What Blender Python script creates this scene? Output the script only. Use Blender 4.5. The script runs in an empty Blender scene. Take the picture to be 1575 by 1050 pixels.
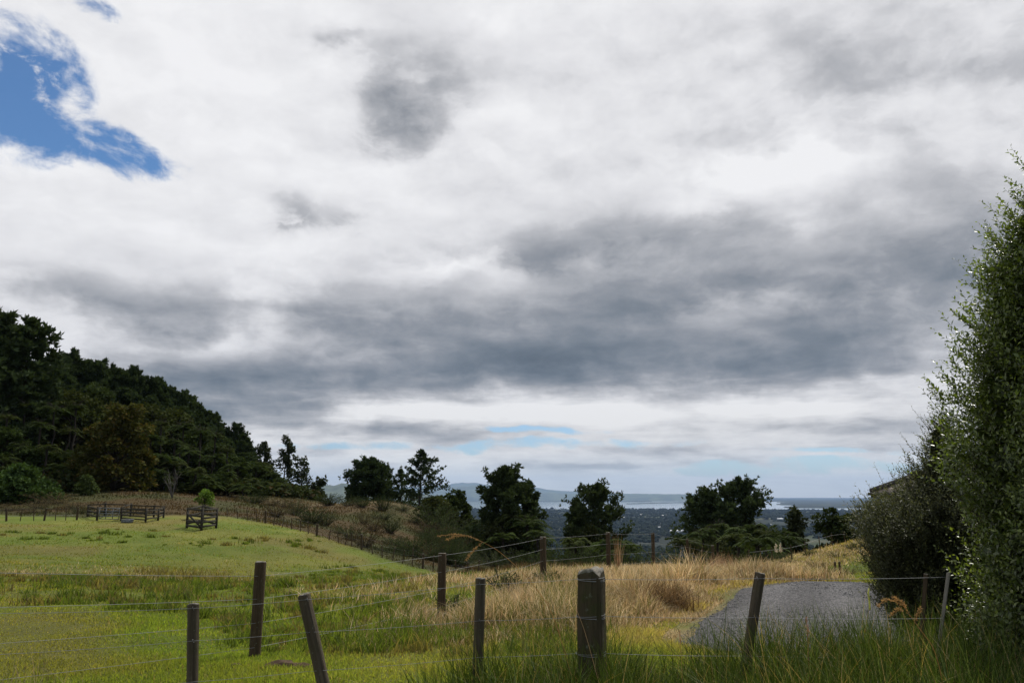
import bpy, math, random
import numpy as np
R = math.radians
C = bpy.context.scene.collection
rng = np.random.default_rng(7)
random.seed(7)
SC = bpy.context.scene
# ------------------------------------------------------------------ camera
FPX = 1277.0                      # focal length in pixels of a 1575 wide frame
EYE = 1.65
PITCH = math.atan2(762.0 - 525.0, FPX)
FWD = np.array([0, math.cos(PITCH), math.sin(PITCH)])
UPV = np.array([0, -math.sin(PITCH), math.cos(PITCH)])
cam = bpy.data.cameras.new('camera')
cam.sensor_width = 22.2
cam.lens = 22.2 * FPX / 1575.0
cam.clip_start = 0.05
cam.clip_end = 200000
camo = bpy.data.objects.new('camera', cam)
C.objects.link(camo)
camo.location = (0, 0, EYE)
camo.rotation_euler = (math.pi / 2 + PITCH, 0, 0)
SC.camera = camo


def W(px, py, Y):
    """World point at ground distance Y in the direction measured on the photograph."""
    d = np.array([1.0, 0, 0]) * ((px - 787.5) / FPX) + UPV * ((525.0 - py) / FPX) + FWD
    return np.array([0, 0, EYE]) + d * (Y / d[1])


def M(px, Y):
    return px / FPX * Y


def azel(px, py):
    d = np.array([1.0, 0, 0]) * ((px - 787.5) / FPX) + UPV * ((525.0 - py) / FPX) + FWD
    d = d / np.linalg.norm(d)
    return math.degrees(math.atan2(d[0], d[1])), math.degrees(math.asin(d[2]))


# ------------------------------------------------------------------ tagging
def tag(o, label=None, cat=None, group=None, kind=None):
    if label: o['label'] = label
    if cat: o['category'] = cat
    if group: o['group'] = group
    if kind: o['kind'] = kind
    return o


def empty(name, loc, rz=0.0, label=None, cat=None, group=None):
    o = bpy.data.objects.new(name, None)
    o.empty_display_size = 0.2
    C.objects.link(o)
    o.location = [float(v) for v in loc]
    o.rotation_euler = (0, 0, rz)
    return tag(o, label, cat, group)


def dup_part(o, parent):
    c = o.copy()
    C.objects.link(c)
    c.parent = parent
    return c


# ------------------------------------------------------------------ mesh building
def mesh_data(name, V, Fs, mat, col=None, smooth=False):
    V = np.ascontiguousarray(V, dtype=np.float32).reshape(-1, 3)
    if not isinstance(Fs, list): Fs = [Fs]
    Fs = [np.asarray(f, dtype=np.int32) for f in Fs if len(f)]
    me = bpy.data.meshes.new(name)
    me.vertices.add(len(V))
    me.vertices.foreach_set('co', V.ravel())
    loops = np.concatenate([f.ravel() for f in Fs])
    sizes = np.concatenate([np.full(len(f), f.shape[1], dtype=np.int32) for f in Fs])
    starts = np.concatenate([[0], np.cumsum(sizes)[:-1]]).astype(np.int32)
    me.loops.add(len(loops))
    me.loops.foreach_set('vertex_index', loops)
    me.polygons.add(len(sizes))
    me.polygons.foreach_set('loop_start', starts)
    me.polygons.foreach_set('loop_total', sizes)
    if smooth:
        me.polygons.foreach_set('use_smooth', np.ones(len(sizes), dtype=bool))
    me.update(calc_edges=True)
    if col is not None:
        a = me.color_attributes.new('tint', 'FLOAT_COLOR', 'POINT')
        c4 = np.ones((len(V), 4), dtype=np.float32)
        c4[:, :3] = col
        a.data.foreach_set('color', c4.ravel())
    me.materials.append(mat)
    return me


def obj(name, me, parent=None, loc=None):
    o = bpy.data.objects.new(name, me)
    C.objects.link(o)
    if parent is not None: o.parent = parent
    if loc is not None: o.location = [float(v) for v in loc]
    return o


def mk(name, V, Fs, mat, parent=None, loc=None, col=None, smooth=False):
    return obj(name, mesh_data(name, V, Fs, mat, col, smooth), parent, loc)


class MB:
    """Collects pieces into one mesh."""
    def __init__(s):
        s.V, s.F3, s.F4, s.K, s.n = [], [], [], [], 0

    def add(s, V, Fs, col=None):
        V = np.asarray(V, dtype=np.float64).reshape(-1, 3)
        if not isinstance(Fs, list): Fs = [Fs]
        for f in Fs:
            f = np.asarray(f, dtype=np.int64)
            if len(f) == 0: continue
            (s.F3 if f.shape[1] == 3 else s.F4).append(f + s.n)
        if col is None: col = (1, 1, 1)
        c = np.empty((len(V), 3)); c[:] = col
        s.K.append(c)
        s.V.append(V)
        s.n += len(V)

    def arrays(s):
        fs = []
        if s.F3: fs.append(np.concatenate(s.F3))
        if s.F4: fs.append(np.concatenate(s.F4))
        return np.concatenate(s.V), fs, np.concatenate(s.K)

    def data(s, name, mat, smooth=False):
        V, fs, k = s.arrays()
        return mesh_data(name, V, fs, mat, k, smooth)

    def build(s, name, mat, parent=None, loc=None, smooth=False):
        return obj(name, s.data(name, mat, smooth), parent, loc)


def nrm(v):
    v = np.asarray(v, dtype=np.float64)
    return v / np.maximum(np.linalg.norm(v, axis=-1, keepdims=True), 1e-9)


def tube(P, r, n=6, cap=True, rough=0.0, seed=0):
    """A tapering tube along the polyline P with radii r."""
    P = np.asarray(P, dtype=np.float64)
    r = np.broadcast_to(np.asarray(r, dtype=np.float64), (len(P),))
    T = nrm(np.gradient(P, axis=0))
    ref = np.array([0.0, 0, 1]) if abs(T[0][2]) < 0.9 else np.array([0.0, 1, 0])
    A = nrm(np.cross(T, ref)); B = np.cross(T, A)
    th = np.arange(n) * 2 * math.pi / n
    q = np.random.default_rng(seed)
    k = r[:, None] * (1 + rough * q.normal(size=(len(P), n)))
    V = P[:, None, :] + A[:, None, :] * (np.cos(th) * k)[..., None] + B[:, None, :] * (np.sin(th) * k)[..., None]
    V = V.reshape(-1, 3)
    i = np.arange(len(P) - 1)[:, None] * n
    j = np.arange(n)[None, :]
    F = np.stack([i + j, i + (j + 1) % n, i + n + (j + 1) % n, i + n + j], -1).reshape(-1, 4)
    Fs = [F]
    if cap:
        m = len(V)
        V = np.concatenate([V, P[:1], P[-1:]])
        jj = np.arange(n)
        e = (len(P) - 1) * n
        Fs.append(np.concatenate([np.stack([np.full(n, m), (jj + 1) % n, jj], -1),
                                  np.stack([np.full(n, m + 1), e + jj, e + (jj + 1) % n], -1)]))
    return V, Fs


def box(c, s, rz=0.0, tilt=None):
    x, y, z = [v / 2 for v in s]
    V = np.array([[-x, -y, -z], [x, -y, -z], [x, y, -z], [-x, y, -z], [-x, -y, z], [x, -y, z], [x, y, z], [-x, y, z]])
    co, si = math.cos(rz), math.sin(rz)
    V = V @ np.array([[co, si, 0], [-si, co, 0], [0, 0, 1]])
    F = np.array([[0, 3, 2, 1], [4, 5, 6, 7], [0, 1, 5, 4], [1, 2, 6, 5], [2, 3, 7, 6], [3, 0, 4, 7]])
    return V + np.asarray(c), [F]


def beam(a, b, w, t, up=(0, 0, 1)):
    """A rectangular bar from a to b, w high and t thick."""
    a = np.asarray(a, float); b = np.asarray(b, float)
    d = nrm(b - a)
    s = np.cross(d, np.asarray(up, float))
    if np.linalg.norm(s) < 1e-3: s = np.cross(d, (0, 1, 0))
    s = nrm(s); u = np.cross(s, d)
    V = []
    for p in (a, b):
        for i, j in ((-1, -1), (1, -1), (1, 1), (-1, 1)):
            V.append(p + s * i * t / 2 + u * j * w / 2)
    F = np.array([[0, 1, 2, 3], [7, 6, 5, 4], [0, 4, 5, 1], [1, 5, 6, 2], [2, 6, 7, 3], [3, 7, 4, 0]])
    return np.array(V), [F]


# ------------------------------------------------------------------ value noise
_PERM = np.random.default_rng(3).random((256, 256))


def vnoise(x, y):
    x = np.asarray(x, float); y = np.asarray(y, float)
    xi = np.floor(x).astype(int); yi = np.floor(y).astype(int)
    fx = x - xi; fy = y - yi
    fx = fx * fx * (3 - 2 * fx); fy = fy * fy * (3 - 2 * fy)
    g = lambda a, b: _PERM[a % 256, b % 256]
    return (g(xi, yi) * (1 - fx) + g(xi + 1, yi) * fx) * (1 - fy) + (g(xi, yi + 1) * (1 - fx) + g(xi + 1, yi + 1) * fx) * fy


def fbm(x, y, o=4):
    s = 0; a = 1; t = 0
    for i in range(o):
        s = s + a * vnoise(np.asarray(x) * 2 ** i + 17.3 * i, np.asarray(y) * 2 ** i + 5.1 * i); t += a; a *= 0.5
    return s / t


def sstep(a, b, x):
    t = np.clip((np.asarray(x, float) - a) / (b - a), 0, 1)
    return t * t * (3 - 2 * t)
# ------------------------------------------------------------------ node helpers
class N:
    """A value socket with arithmetic, so that node maths reads like maths."""
    tree = None
    def __init__(s, k): s.k = k
    @staticmethod
    def op(kind, *args, clamp=False):
        n = N.tree.nodes.new('ShaderNodeMath'); n.operation = kind; n.use_clamp = clamp
        for i, a in enumerate(args):
            if isinstance(a, N): N.tree.links.new(a.k, n.inputs[i])
            else: n.inputs[i].default_value = float(a)
        return N(n.outputs[0])
    def __add__(s, o): return N.op('ADD', s, o)
    __radd__ = __add__
    def __sub__(s, o): return N.op('SUBTRACT', s, o)
    def __rsub__(s, o): return N.op('SUBTRACT', o, s)
    def __mul__(s, o): return N.op('MULTIPLY', s, o)
    __rmul__ = __mul__
    def __truediv__(s, o): return N.op('DIVIDE', s, o)
    def clamp(s): return N.op('ADD', s, 0.0, clamp=True)


def nsmooth(a, b, x):
    n = N.tree.nodes.new('ShaderNodeMapRange'); n.interpolation_type = 'SMOOTHSTEP'
    N.tree.links.new(x.k, n.inputs['Value'])
    n.inputs['From Min'].default_value = a; n.inputs['From Max'].default_value = b
    return N(n.outputs['Result'])


def nvec(x, y, z):
    n = N.tree.nodes.new('ShaderNodeCombineXYZ')
    for i, a in enumerate((x, y, z)):
        if isinstance(a, N): N.tree.links.new(a.k, n.inputs[i])
        else: n.inputs[i].default_value = a
    return n.outputs[0]


def nnoise(vec, scale, detail=6, rough=0.55, dist=0.0, lac=2.0, kind='FBM'):
    n = N.tree.nodes.new('ShaderNodeTexNoise')
    n.noise_dimensions = '3D'
    N.tree.links.new(vec, n.inputs['Vector'])
    n.inputs['Scale'].default_value = scale; n.inputs['Detail'].default_value = detail
    n.inputs['Roughness'].default_value = rough; n.inputs['Distortion'].default_value = dist
    n.inputs['Lacunarity'].default_value = lac
    return N(n.outputs['Fac'])


def nramp(x, stops, interp='LINEAR'):
    n = N.tree.nodes.new('ShaderNodeValToRGB')
    n.color_ramp.interpolation = interp
    N.tree.links.new(x.k, n.inputs['Fac'])
    e = n.color_ramp.elements
    while len(e) < len(stops): e.new(0.5)
    for i, (p, c) in enumerate(stops):
        e[i].position = p; e[i].color = (c[0], c[1], c[2], 1)
    return n.outputs['Color']


def nmix(fac, a, b, mode='MIX'):
    n = N.tree.nodes.new('ShaderNodeMix'); n.data_type = 'RGBA'; n.blend_type = mode
    if isinstance(fac, N): N.tree.links.new(fac.k, n.inputs[0])
    else: n.inputs[0].default_value = fac
    for i, v in ((6, a), (7, b)):
        if isinstance(v, tuple): n.inputs[i].default_value = (*v, 1)
        else: N.tree.links.new(v, n.inputs[i])
    return n.outputs[2]


# ------------------------------------------------------------------ sun and sky
SUN_EL, SUN_AZ = 55.0, 34.0        # azimuth measured from +Y towards +X
sl = bpy.data.lights.new('sun', 'SUN')
sl.energy = 3.9; sl.angle = R(0.55); sl.color = (1.0, 0.955, 0.88)
so = bpy.data.objects.new('sun', sl); C.objects.link(so)
so.rotation_euler = (R(90 - SUN_EL), 0, R(180 - SUN_AZ))

world = bpy.data.worlds.new('World'); SC.world = world
world.use_nodes = True
nt = world.node_tree; nt.nodes.clear(); N.tree = nt
SKY_K = 0.1
tc = nt.nodes.new('ShaderNodeTexCoord')
sep = nt.nodes.new('ShaderNodeSeparateXYZ')
nt.links.new(tc.outputs['Generated'], sep.inputs[0])
dx, dy, dz = (N(sep.outputs[i]) for i in range(3))
az = N.op('ARCTAN2', dx, dy) * (180 / math.pi)
el = N.op('ARCSINE', dz) * (180 / math.pi)
# cloud layer coordinates: the dome seen as a high flat sheet, so that clouds flatten towards the horizon
zz = N.op('MAXIMUM', dz, 0.0) + 0.13
cvec = nvec(dx / zz, dy / zz, 0.0)
clow = nvec(az * 0.075, el * 0.30, 3.7)
crag = nvec(az * 0.085, el * 0.115, 9.1)
n_big = nnoise(cvec, 1.35, 7, 0.56, 0.25)
n_mid = nnoise(cvec, 3.2, 8, 0.55, 0.35)
n_rag = nnoise(crag, 1.0, 8, 0.55, 0.2)
wx = nnoise(nvec(az * 0.16, el * 0.24, 71.0), 1.0, 6, 0.6)
wy = nnoise(nvec(az * 0.16, el * 0.24, 87.0), 1.0, 6, 0.6)
bx = az * 0.115 + (wx - 0.5) * 0.55
by = el * 0.185 + (wy - 0.5) * 0.55
n_bil = nnoise(nvec(bx, by, 33.0), 1.0, 9, 0.57, 0.0)
n_low = nnoise(clow, 1.0, 8, 0.6, 0.2)
n_wrp = nnoise(nvec(az * 0.08, el * 0.14, 21.0), 1.0, 5, 0.6)
waz = az + (n_rag - 0.5) * 12.0 + (n_wrp - 0.5) * 4.0
wel = el + (n_bil - 0.5) * 8.5 * nsmooth(5.0, 16.0, el) + (n_low - 0.5) * 1.6


def blob(px, py, rx, ry, a=az, e=el, skew=0.0):
    a0, e0 = azel(px, py)
    ra = rx / FPX * 57.3 * math.cos(math.atan((px - 787) / FPX)) ** 2
    re = ry / FPX * 57.3 * math.cos(math.atan((525 - py) / FPX)) ** 1
    u = (a - a0) * (1 / ra)
    v = (e - e0) * (1 / re)
    if skew: v = v + u * skew
    return N.op('POWER', math.e, (u * u + v * v) * -1.0)


def total(rows, a, e):
    t = None
    for w, *p in rows:
        b = blob(*p[:4], a, e, *(p[4:])) * w
        t = b if t is None else t + b
    return t

# thickness of the cloud deck: weight, centre x, y, radius x, y, slant
dark = total([
    (0.36, 640, 115, 95, 64),
    (0.26, 565, 85, 80, 36),
    (0.30, 592, 175, 62, 48),
    (0.34, 500, 50, 40, 22),
    (0.32, 415, 312, 44, 22),
    (0.20, 520, 330, 80, 16),
    (0.14, 740, 235, 60, 24),
    (0.46, 880, 500, 460, 90),
    (0.38, 1150, 430, 480, 120),
    (0.14, 1100, 110, 500, 160),
    (0.26, 300, 520, 340, 80),
    (0.62, 880, 560, 260, 42),
    (0.22, 760, 585, 480, 24),
    (0.26, 540, 480, 130, 50),
    (0.30, 1350, 545, 240, 50),
    (0.24, 1300, 440, 300, 90),
    (0.18, 1060, 335, 170, 34, -0.25),
    (0.28, 880, 375, 160, 40),
    (0.26, 1540, 350, 150, 100),
    (0.20, 1440, 70, 360, 130),
    (0.24, 200, 470, 260, 50),
    (0.62, 350, 590, 210, 44, -0.10),
    (0.40, 420, 645, 150, 24),
    (0.26, 620, 660, 130, 14),
    (0.12, 60, 415, 140, 40),
    (0.34, 1350, 655, 260, 10),
    (0.24, 1150, 690, 300, 8),
    (0.26, 480, 692, 60, 10),
    (0.16, 860, 715, 300, 8),
], waz, wel)
bright = total([
    (0.42, 1190, 270, 130, 36),
    (0.34, 400, 480, 70, 60),
    (0.24, 300, 540, 60, 20),
    (0.52, 1000, 632, 420, 13),
    (0.20, 1250, 592, 300, 12),
    (0.30, 640, 628, 110, 10),
    (0.26, 1130, 490, 130, 24, -0.2),
    (0.20, 680, 430, 160, 20),
    (0.18, 1240, 360, 60, 60),
], waz, wel)
relief = (n_big - 0.5) * 0.26 + (n_mid - 0.5) * 0.22 + (n_bil - 0.5) * 0.32 + (nsmooth(0.36, 0.64, n_bil) - 0.5) * 0.20
# lit edges: the same noise looked at a little nearer the sun
n_off = nnoise(nvec(dx / zz + 0.03, dy / zz - 0.10, 0.0), 3.2, 8, 0.55, 0.35)
n_bof = nnoise(nvec(bx + 0.10, by + 0.22, 33.0), 1.0, 9, 0.57, 0.0)
n_fin = nnoise(nvec(az * 0.30, el * 0.42, 51.0), 1.0, 8, 0.62, 0.3)
edge = (n_mid - n_off) * 0.8 + (n_bil - n_bof) * 1.3
D = dark - bright + relief * nsmooth(-0.05, 0.5, dark) + edge * 0.40 + 0.055 + (n_fin - 0.5) * 0.20 * nsmooth(-0.15, 0.4, dark + 0.1)
n_lo2 = nnoise(nvec(az * 0.11, el * 0.62, 12.0), 1.0, 9, 0.6, 0.1)
D = D + ((n_lo2 - 0.47) * 1.25 + 0.05) * nsmooth(9.5, 6.0, el) * nsmooth(0.3, 2.0, el)
nramp_gain = 0.74
ccol = nramp((D * nramp_gain).clamp(), [(0.0, (0.90, 0.90, 0.915)), (0.16, (0.75, 0.75, 0.772)), (0.335, (0.50, 0.505, 0.53)),
                         (0.54, (0.30, 0.315, 0.345)), (0.70, (0.205, 0.23, 0.262)), (0.86, (0.140, 0.168, 0.20)), (1.0, (0.105, 0.128, 0.155))])
# low bank of cloud near the horizon is seen through more air: creamier
warm = nsmooth(9.0, 3.0, el)
ccol = nmix(warm * 0.55, ccol, (1.0, 0.965, 0.88), 'MULTIPLY')
# clear gaps
gap = total([
    (0.70, -40, 125, 110, 80),
    (0.58, 62, 138, 74, 58),
    (0.42, 80, 218, 160, 34, 0.35),
    (0.42, 175, 243, 80, 22, 0.5),
    (0.44, 165, 20, 70, 14, 0.4),
    (0.62, 850, 662, 90, 6),
    (0.52, 610, 685, 110, 11),
    (0.46, 900, 684, 150, 8),
    (0.46, 1300, 722, 330, 14),
    (0.42, 1400, 690, 220, 6),
    (0.40, 440, 690, 60, 8),
], az + (n_rag - 0.5) * 8.0, el + (n_low - 0.5) * 3.0)
n_wisp = nnoise(nvec(az * 0.27 + el * 0.05, el * 0.40 + az * 0.05, 4.2), 1.0, 10, 0.60, 0.25)
# away from the pictured quarter: unseen broken cloud, shaped to darken camera-facing sides
back = nsmooth(0.35, -0.35, dy) * (nsmooth(0.44, 0.56, n_big))
gapm = nsmooth(0.14, 0.78, gap + (n_wisp - 0.46) * 2.6 * nsmooth(0.02, 0.25, gap))
gapm = gapm * (1.0 - nsmooth(0.57, 0.72, n_fin) * nsmooth(14.0, 20.0, el) * 0.85)
clear = N.op('MAXIMUM', gapm * 0.97, back)
hz = nsmooth(3.4, 0.2, el) * 0.30
clear = N.op('MAXIMUM', clear, hz)
sky = nt.nodes.new('ShaderNodeTexSky')
sky.sky_type = 'NISHITA'
sky.sun_disc = False
sky.sun_elevation = R(SUN_EL); sky.sun_rotation = R(SUN_AZ)
sky.altitude = 200; sky.air_density = 1.0; sky.dust_density = 0.6; sky.ozone_density = 1.6
kc = nmix(1.0, ccol, (1 / SKY_K,) * 3, 'MULTIPLY')
deep = nmix(nsmooth(2.0, 20.0, el) * 0.9, nmix(1.0, sky.outputs[0], (0.70, 0.88, 1.12), 'MULTIPLY'), nmix(1.0, sky.outputs[0], (0.42, 0.74, 1.0), 'MULTIPLY'))
skyc = nmix(clear, kc, deep)
bg = nt.nodes.new('ShaderNodeBackground')
bg.inputs['Strength'].default_value = SKY_K
nt.links.new(skyc, bg.inputs['Color'])
wo = nt.nodes.new('ShaderNodeOutputWorld')
nt.links.new(bg.outputs[0], wo.inputs['Surface'])
world.cycles.sampling_method = 'MANUAL'
world.cycles.sample_map_resolution = 512
SC.view_settings.view_transform = 'Standard'
SC.view_settings.look = 'None'
SC.view_settings.exposure = 0.0
SC.view_settings.gamma = 1.0
SC.cycles.use_denoising = True
SC.cycles.denoiser = 'OPENIMAGEDENOISE'
SC.cycles.max_bounces = 6
SC.cycles.diffuse_bounces = 3
SC.cycles.glossy_bounces = 2
SC.cycles.transmission_bounces = 3
SC.cycles.transparent_max_bounces = 6
SC.cycles.volume_bounces = 0
SC.cycles.caustics_reflective = False
SC.cycles.caustics_refractive = False
# ------------------------------------------------------------------ materials
def new_mat(name):
    m = bpy.data.materials.new(name); m.use_nodes = True
    t = m.node_tree; t.nodes.clear(); N.tree = t
    out = t.nodes.new('ShaderNodeOutputMaterial')
    return m, t, out


def pos_vec(t, scale=1.0, world=True):
    if world:
        g = t.nodes.new('ShaderNodeNewGeometry'); s = g.outputs['Position']
    else:
        g = t.nodes.new('ShaderNodeTexCoord'); s = g.outputs['Object']
    return s


def principled(t, rough=0.8, spec=0.3):
    p = t.nodes.new('ShaderNodeBsdfPrincipled')
    p.inputs['Roughness'].default_value = rough
    p.inputs['Specular IOR Level'].default_value = spec
    return p


def attr(t, name='tint'):
    a = t.nodes.new('ShaderNodeAttribute'); a.attribute_name = name
    return a.outputs['Color']


def foliage_mat(name, trans=0.3, rough=0.6, spec=0.25, vary=0.25, tcol=(1.15, 1.2, 0.6), noise_scale=0.6):
    """Leaf, needle and grass surface: tint per leaf, a little light passing through."""
    m, t, out = new_mat(name)
    base = attr(t)
    oi = t.nodes.new('ShaderNodeObjectInfo')
    nz = nnoise(pos_vec(t), noise_scale, 3, 0.5)
    f = (nz - 0.5) * (vary * 2.2) + (N(oi.outputs['Random']) - 0.5) * vary + 1.0
    g = t.nodes.new('ShaderNodeCombineColor')
    for i in range(3): t.links.new(f.k, g.inputs[i])
    c = nmix(1.0, base, g.outputs[0], 'MULTIPLY')
    p = principled(t, rough, spec)
    t.links.new(c, p.inputs['Base Color'])
    if trans > 0:
        tr = t.nodes.new('ShaderNodeBsdfTranslucent')
        t.links.new(nmix(1.0, c, tcol, 'MULTIPLY'), tr.inputs['Color'])
        mx = t.nodes.new('ShaderNodeMixShader'); mx.inputs[0].default_value = trans
        t.links.new(p.outputs[0], mx.inputs[1]); t.links.new(tr.outputs[0], mx.inputs[2])
        t.links.new(mx.outputs[0], out.inputs['Surface'])
    else:
        t.links.new(p.outputs[0], out.inputs['Surface'])
    return m


def wood_mat(name, a, b, stain=(0.10, 0.12, 0.06), stain_amt=0.3, scale=1.0, bump=0.5):
    m, t, out = new_mat(name)
    tcn = t.nodes.new('ShaderNodeTexCoord')
    mp = t.nodes.new('ShaderNodeMapping')
    mp.inputs['Scale'].default_value = (38 * scale, 38 * scale, 2.2 * scale)
    t.links.new(tcn.outputs['Object'], mp.inputs['Vector'])
    grain = nnoise(mp.outputs[0], 1.0, 6, 0.65, 0.4)
    blotch = nnoise(tcn.outputs['Object'], 6.0 * scale, 5, 0.6)
    c = nramp(grain, [(0.25, a), (0.5, tuple((x + y) / 2 for x, y in zip(a, b))), (0.72, b)])
    c = nmix(nsmooth(0.48, 0.66, blotch) * stain_amt, c, stain)
    lich = nnoise(tcn.outputs['Object'], 34.0 * scale, 4, 0.6)
    c = nmix(nsmooth(0.60, 0.68, lich) * nsmooth(0.42, 0.6, blotch) * 0.5, c, (0.17, 0.18, 0.13))
    p = principled(t, 0.85, 0.2)
    t.links.new(c, p.inputs['Base Color'])
    bp = t.nodes.new('ShaderNodeBump'); bp.inputs['Strength'].default_value = bump; bp.inputs['Distance'].default_value = 0.03
    t.links.new(grain.k, bp.inputs['Height']); t.links.new(bp.outputs[0], p.inputs['Normal'])
    t.links.new(p.outputs[0], out.inputs['Surface'])
    return m


def plain_mat(name, col, rough=0.6, metal=0.0, spec=0.4, vary=0.25, scale=8.0):
    m, t, out = new_mat(name)
    tcn = t.nodes.new('ShaderNodeTexCoord')
    nz = nnoise(tcn.outputs['Object'], scale, 5, 0.6)
    c = nramp(nz, [(0.3, tuple(v * (1 - vary) for v in col)), (0.7, tuple(min(1, v * (1 + vary)) for v in col))])
    p = principled(t, rough, spec)
    p.inputs['Metallic'].default_value = metal
    t.links.new(c, p.inputs['Base Color'])
    t.links.new(p.outputs[0], out.inputs['Surface'])
    return m


def ground_mat():
    m, t, out = new_mat('turf')
    base = attr(t)
    P = pos_vec(t)
    n1 = nnoise(P, 0.35, 6, 0.6)
    n2 = nnoise(P, 3.5, 6, 0.65)
    n3 = nnoise(P, 28.0, 4, 0.7)
    f = 0.62 + n1 * 0.30 + n2 * 0.32 + n3 * 0.16
    f = f * 0.98
    g = t.nodes.new('ShaderNodeCombineColor')
    for i in range(3): t.links.new(f.k, g.inputs[i])
    c = nmix(1.0, base, g.outputs[0], 'MULTIPLY')
    c = nmix(nsmooth(0.56, 0.74, n2) * 0.35, c, (0.11, 0.085, 0.035))
    p = principled(t, 0.95, 0.1)
    t.links.new(c, p.inputs['Base Color'])
    bp = t.nodes.new('ShaderNodeBump'); bp.inputs['Strength'].default_value = 0.6; bp.inputs['Distance'].default_value = 0.08
    t.links.new((n2 * 0.7 + n3 * 0.5).k, bp.inputs['Height']); t.links.new(bp.outputs[0], p.inputs['Normal'])
    t.links.new(p.outputs[0], out.inputs['Surface'])
    return m


def gravel_mat():
    m, t, out = new_mat('gravel')
    P = pos_vec(t)
    v = t.nodes.new('ShaderNodeTexVoronoi'); v.inputs['Scale'].default_value = 42.0
    t.links.new(P, v.inputs['Vector'])
    sc = t.nodes.new('ShaderNodeSeparateColor'); t.links.new(v.outputs['Color'], sc.inputs[0])
    stone = N(sc.outputs[0])
    n1 = nnoise(P, 0.55, 5, 0.6); n2 = nnoise(P, 90.0, 3, 0.6); n4 = nnoise(P, 7.0, 4, 0.65)
    c = nramp(stone * 0.55 + n2 * 0.3 + n4 * 0.2, [(0.2, (0.028, 0.027, 0.028)), (0.5, (0.064, 0.062, 0.062)), (0.85, (0.165, 0.158, 0.152))])
    c = nmix(nsmooth(0.5, 0.72, n1) * 0.35, c, (0.095, 0.088, 0.078))
    c = nmix(1.0, c, attr(t), 'MULTIPLY')
    p = principled(t, 0.9, 0.25)
    t.links.new(c, p.inputs['Base Color'])
    bp = t.nodes.new('ShaderNodeBump'); bp.inputs['Strength'].default_value = 0.9; bp.inputs['Distance'].default_value = 0.02
    t.links.new((N(v.outputs['Distance']) * -1.0 + n2 * 0.4).k, bp.inputs['Height']); t.links.new(bp.outputs[0], p.inputs['Normal'])
    t.links.new(p.outputs[0], out.inputs['Surface'])
    return m


def sea_mat():
    m, t, out = new_mat('sea_water')
    P = pos_vec(t)
    n = nnoise(P, 0.004, 5, 0.6)
    p = principled(t, 0.07, 0.5)
    t.links.new(nramp(n, [(0.3, (0.14, 0.17, 0.18)), (0.7, (0.22, 0.24, 0.24))]), p.inputs['Base Color'])
    t.links.new(p.outputs[0], out.inputs['Surface'])
    return m


def hill_mat():
    m, t, out = new_mat('forested_hill')
    P = pos_vec(t)
    n = nnoise(P, 0.0022, 8, 0.65); n2 = nnoise(P, 0.0006, 4, 0.5)
    c = nramp(n, [(0.35, (0.060, 0.075, 0.060)), (0.6, (0.12, 0.14, 0.09)), (0.75, (0.18, 0.20, 0.13))])
    p = principled(t, 0.95, 0.05)
    t.links.new(c, p.inputs['Base Color'])
    t.links.new(p.outputs[0], out.inputs['Surface'])
    return m


M_TURF = ground_mat()
M_GRAVEL = gravel_mat()
M_SEA = sea_mat()
M_HILL = hill_mat()
M_GRASS = foliage_mat('grass_blade', 0.52, 0.6, 0.10, 0.15, (1.42, 1.4, 0.55))
M_TALL = foliage_mat('tall_grass_blade', 0.34, 0.5, 0.08, 0.15, (1.4, 1.25, 0.4), 2.0)
M_STRAW = foliage_mat('straw', 0.48, 0.65, 0.12, 0.15, (1.15, 1.05, 0.92), 1.5)
M_NEEDLE = foliage_mat('pine_needles', 0.22, 0.8, 0.04, 0.30)
M_LEAF = foliage_mat('broad_leaves', 0.22, 0.8, 0.03, 0.30)
M_FROND = foliage_mat('fern_fronds', 0.28, 0.75, 0.04, 0.30)
M_GLOSSY = foliage_mat('glossy_leaves', 0.30, 0.33, 0.48, 0.30, (1.5, 1.65, 0.5), 2.0)
M_OLIVE = foliage_mat('grey_green_leaves', 0.26, 0.58, 0.22, 0.22, (1.4, 1.4, 0.7), 3.0)
M_BARK = wood_mat('bark', (0.016, 0.012, 0.008), (0.042, 0.034, 0.024), (0.03, 0.03, 0.015), scale=0.15)
M_POST = wood_mat('post_wood', (0.026, 0.017, 0.009), (0.085, 0.058, 0.031), (0.055, 0.045, 0.022), 0.45)
M_OLDPOST = wood_mat('weathered_post_wood', (0.020, 0.016, 0.008), (0.080, 0.062, 0.034), (0.038, 0.045, 0.011), 0.75, 0.7, 0.9)
M_PALEWOOD = wood_mat('bleached_wood', (0.12, 0.105, 0.085), (0.30, 0.27, 0.22), (0.2, 0.2, 0.15), 0.2)
M_RAIL = wood_mat('yard_timber', (0.016, 0.014, 0.010), (0.055, 0.048, 0.035), (0.035, 0.036, 0.02), 0.3, 0.3)
M_GREYPOST = wood_mat('grey_post_wood', (0.024, 0.018, 0.011), (0.115, 0.090, 0.060), (0.05, 0.048, 0.02), 0.5)
M_ENDGRAIN = wood_mat('pale_end_grain', (0.06, 0.052, 0.04), (0.27, 0.25, 0.205), (0.07, 0.075, 0.04), 0.45, 1.2)
M_WIRE = plain_mat('galvanised_wire', (0.23, 0.233, 0.23), 0.65, 0.2, 0.3)
M_STEEL = plain_mat('galvanised_gate', (0.16, 0.17, 0.175), 0.55, 0.4, 0.4)
M_ROOF = plain_mat('roof_tile', (0.19, 0.155, 0.14), 0.55, 0, 0.4, 0.35, 3.0)
M_FASCIA = plain_mat('dark_fascia', (0.035, 0.03, 0.028), 0.5)
M_HOUSEWALL = plain_mat('pale_render', (0.55, 0.53, 0.48), 0.8)
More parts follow.
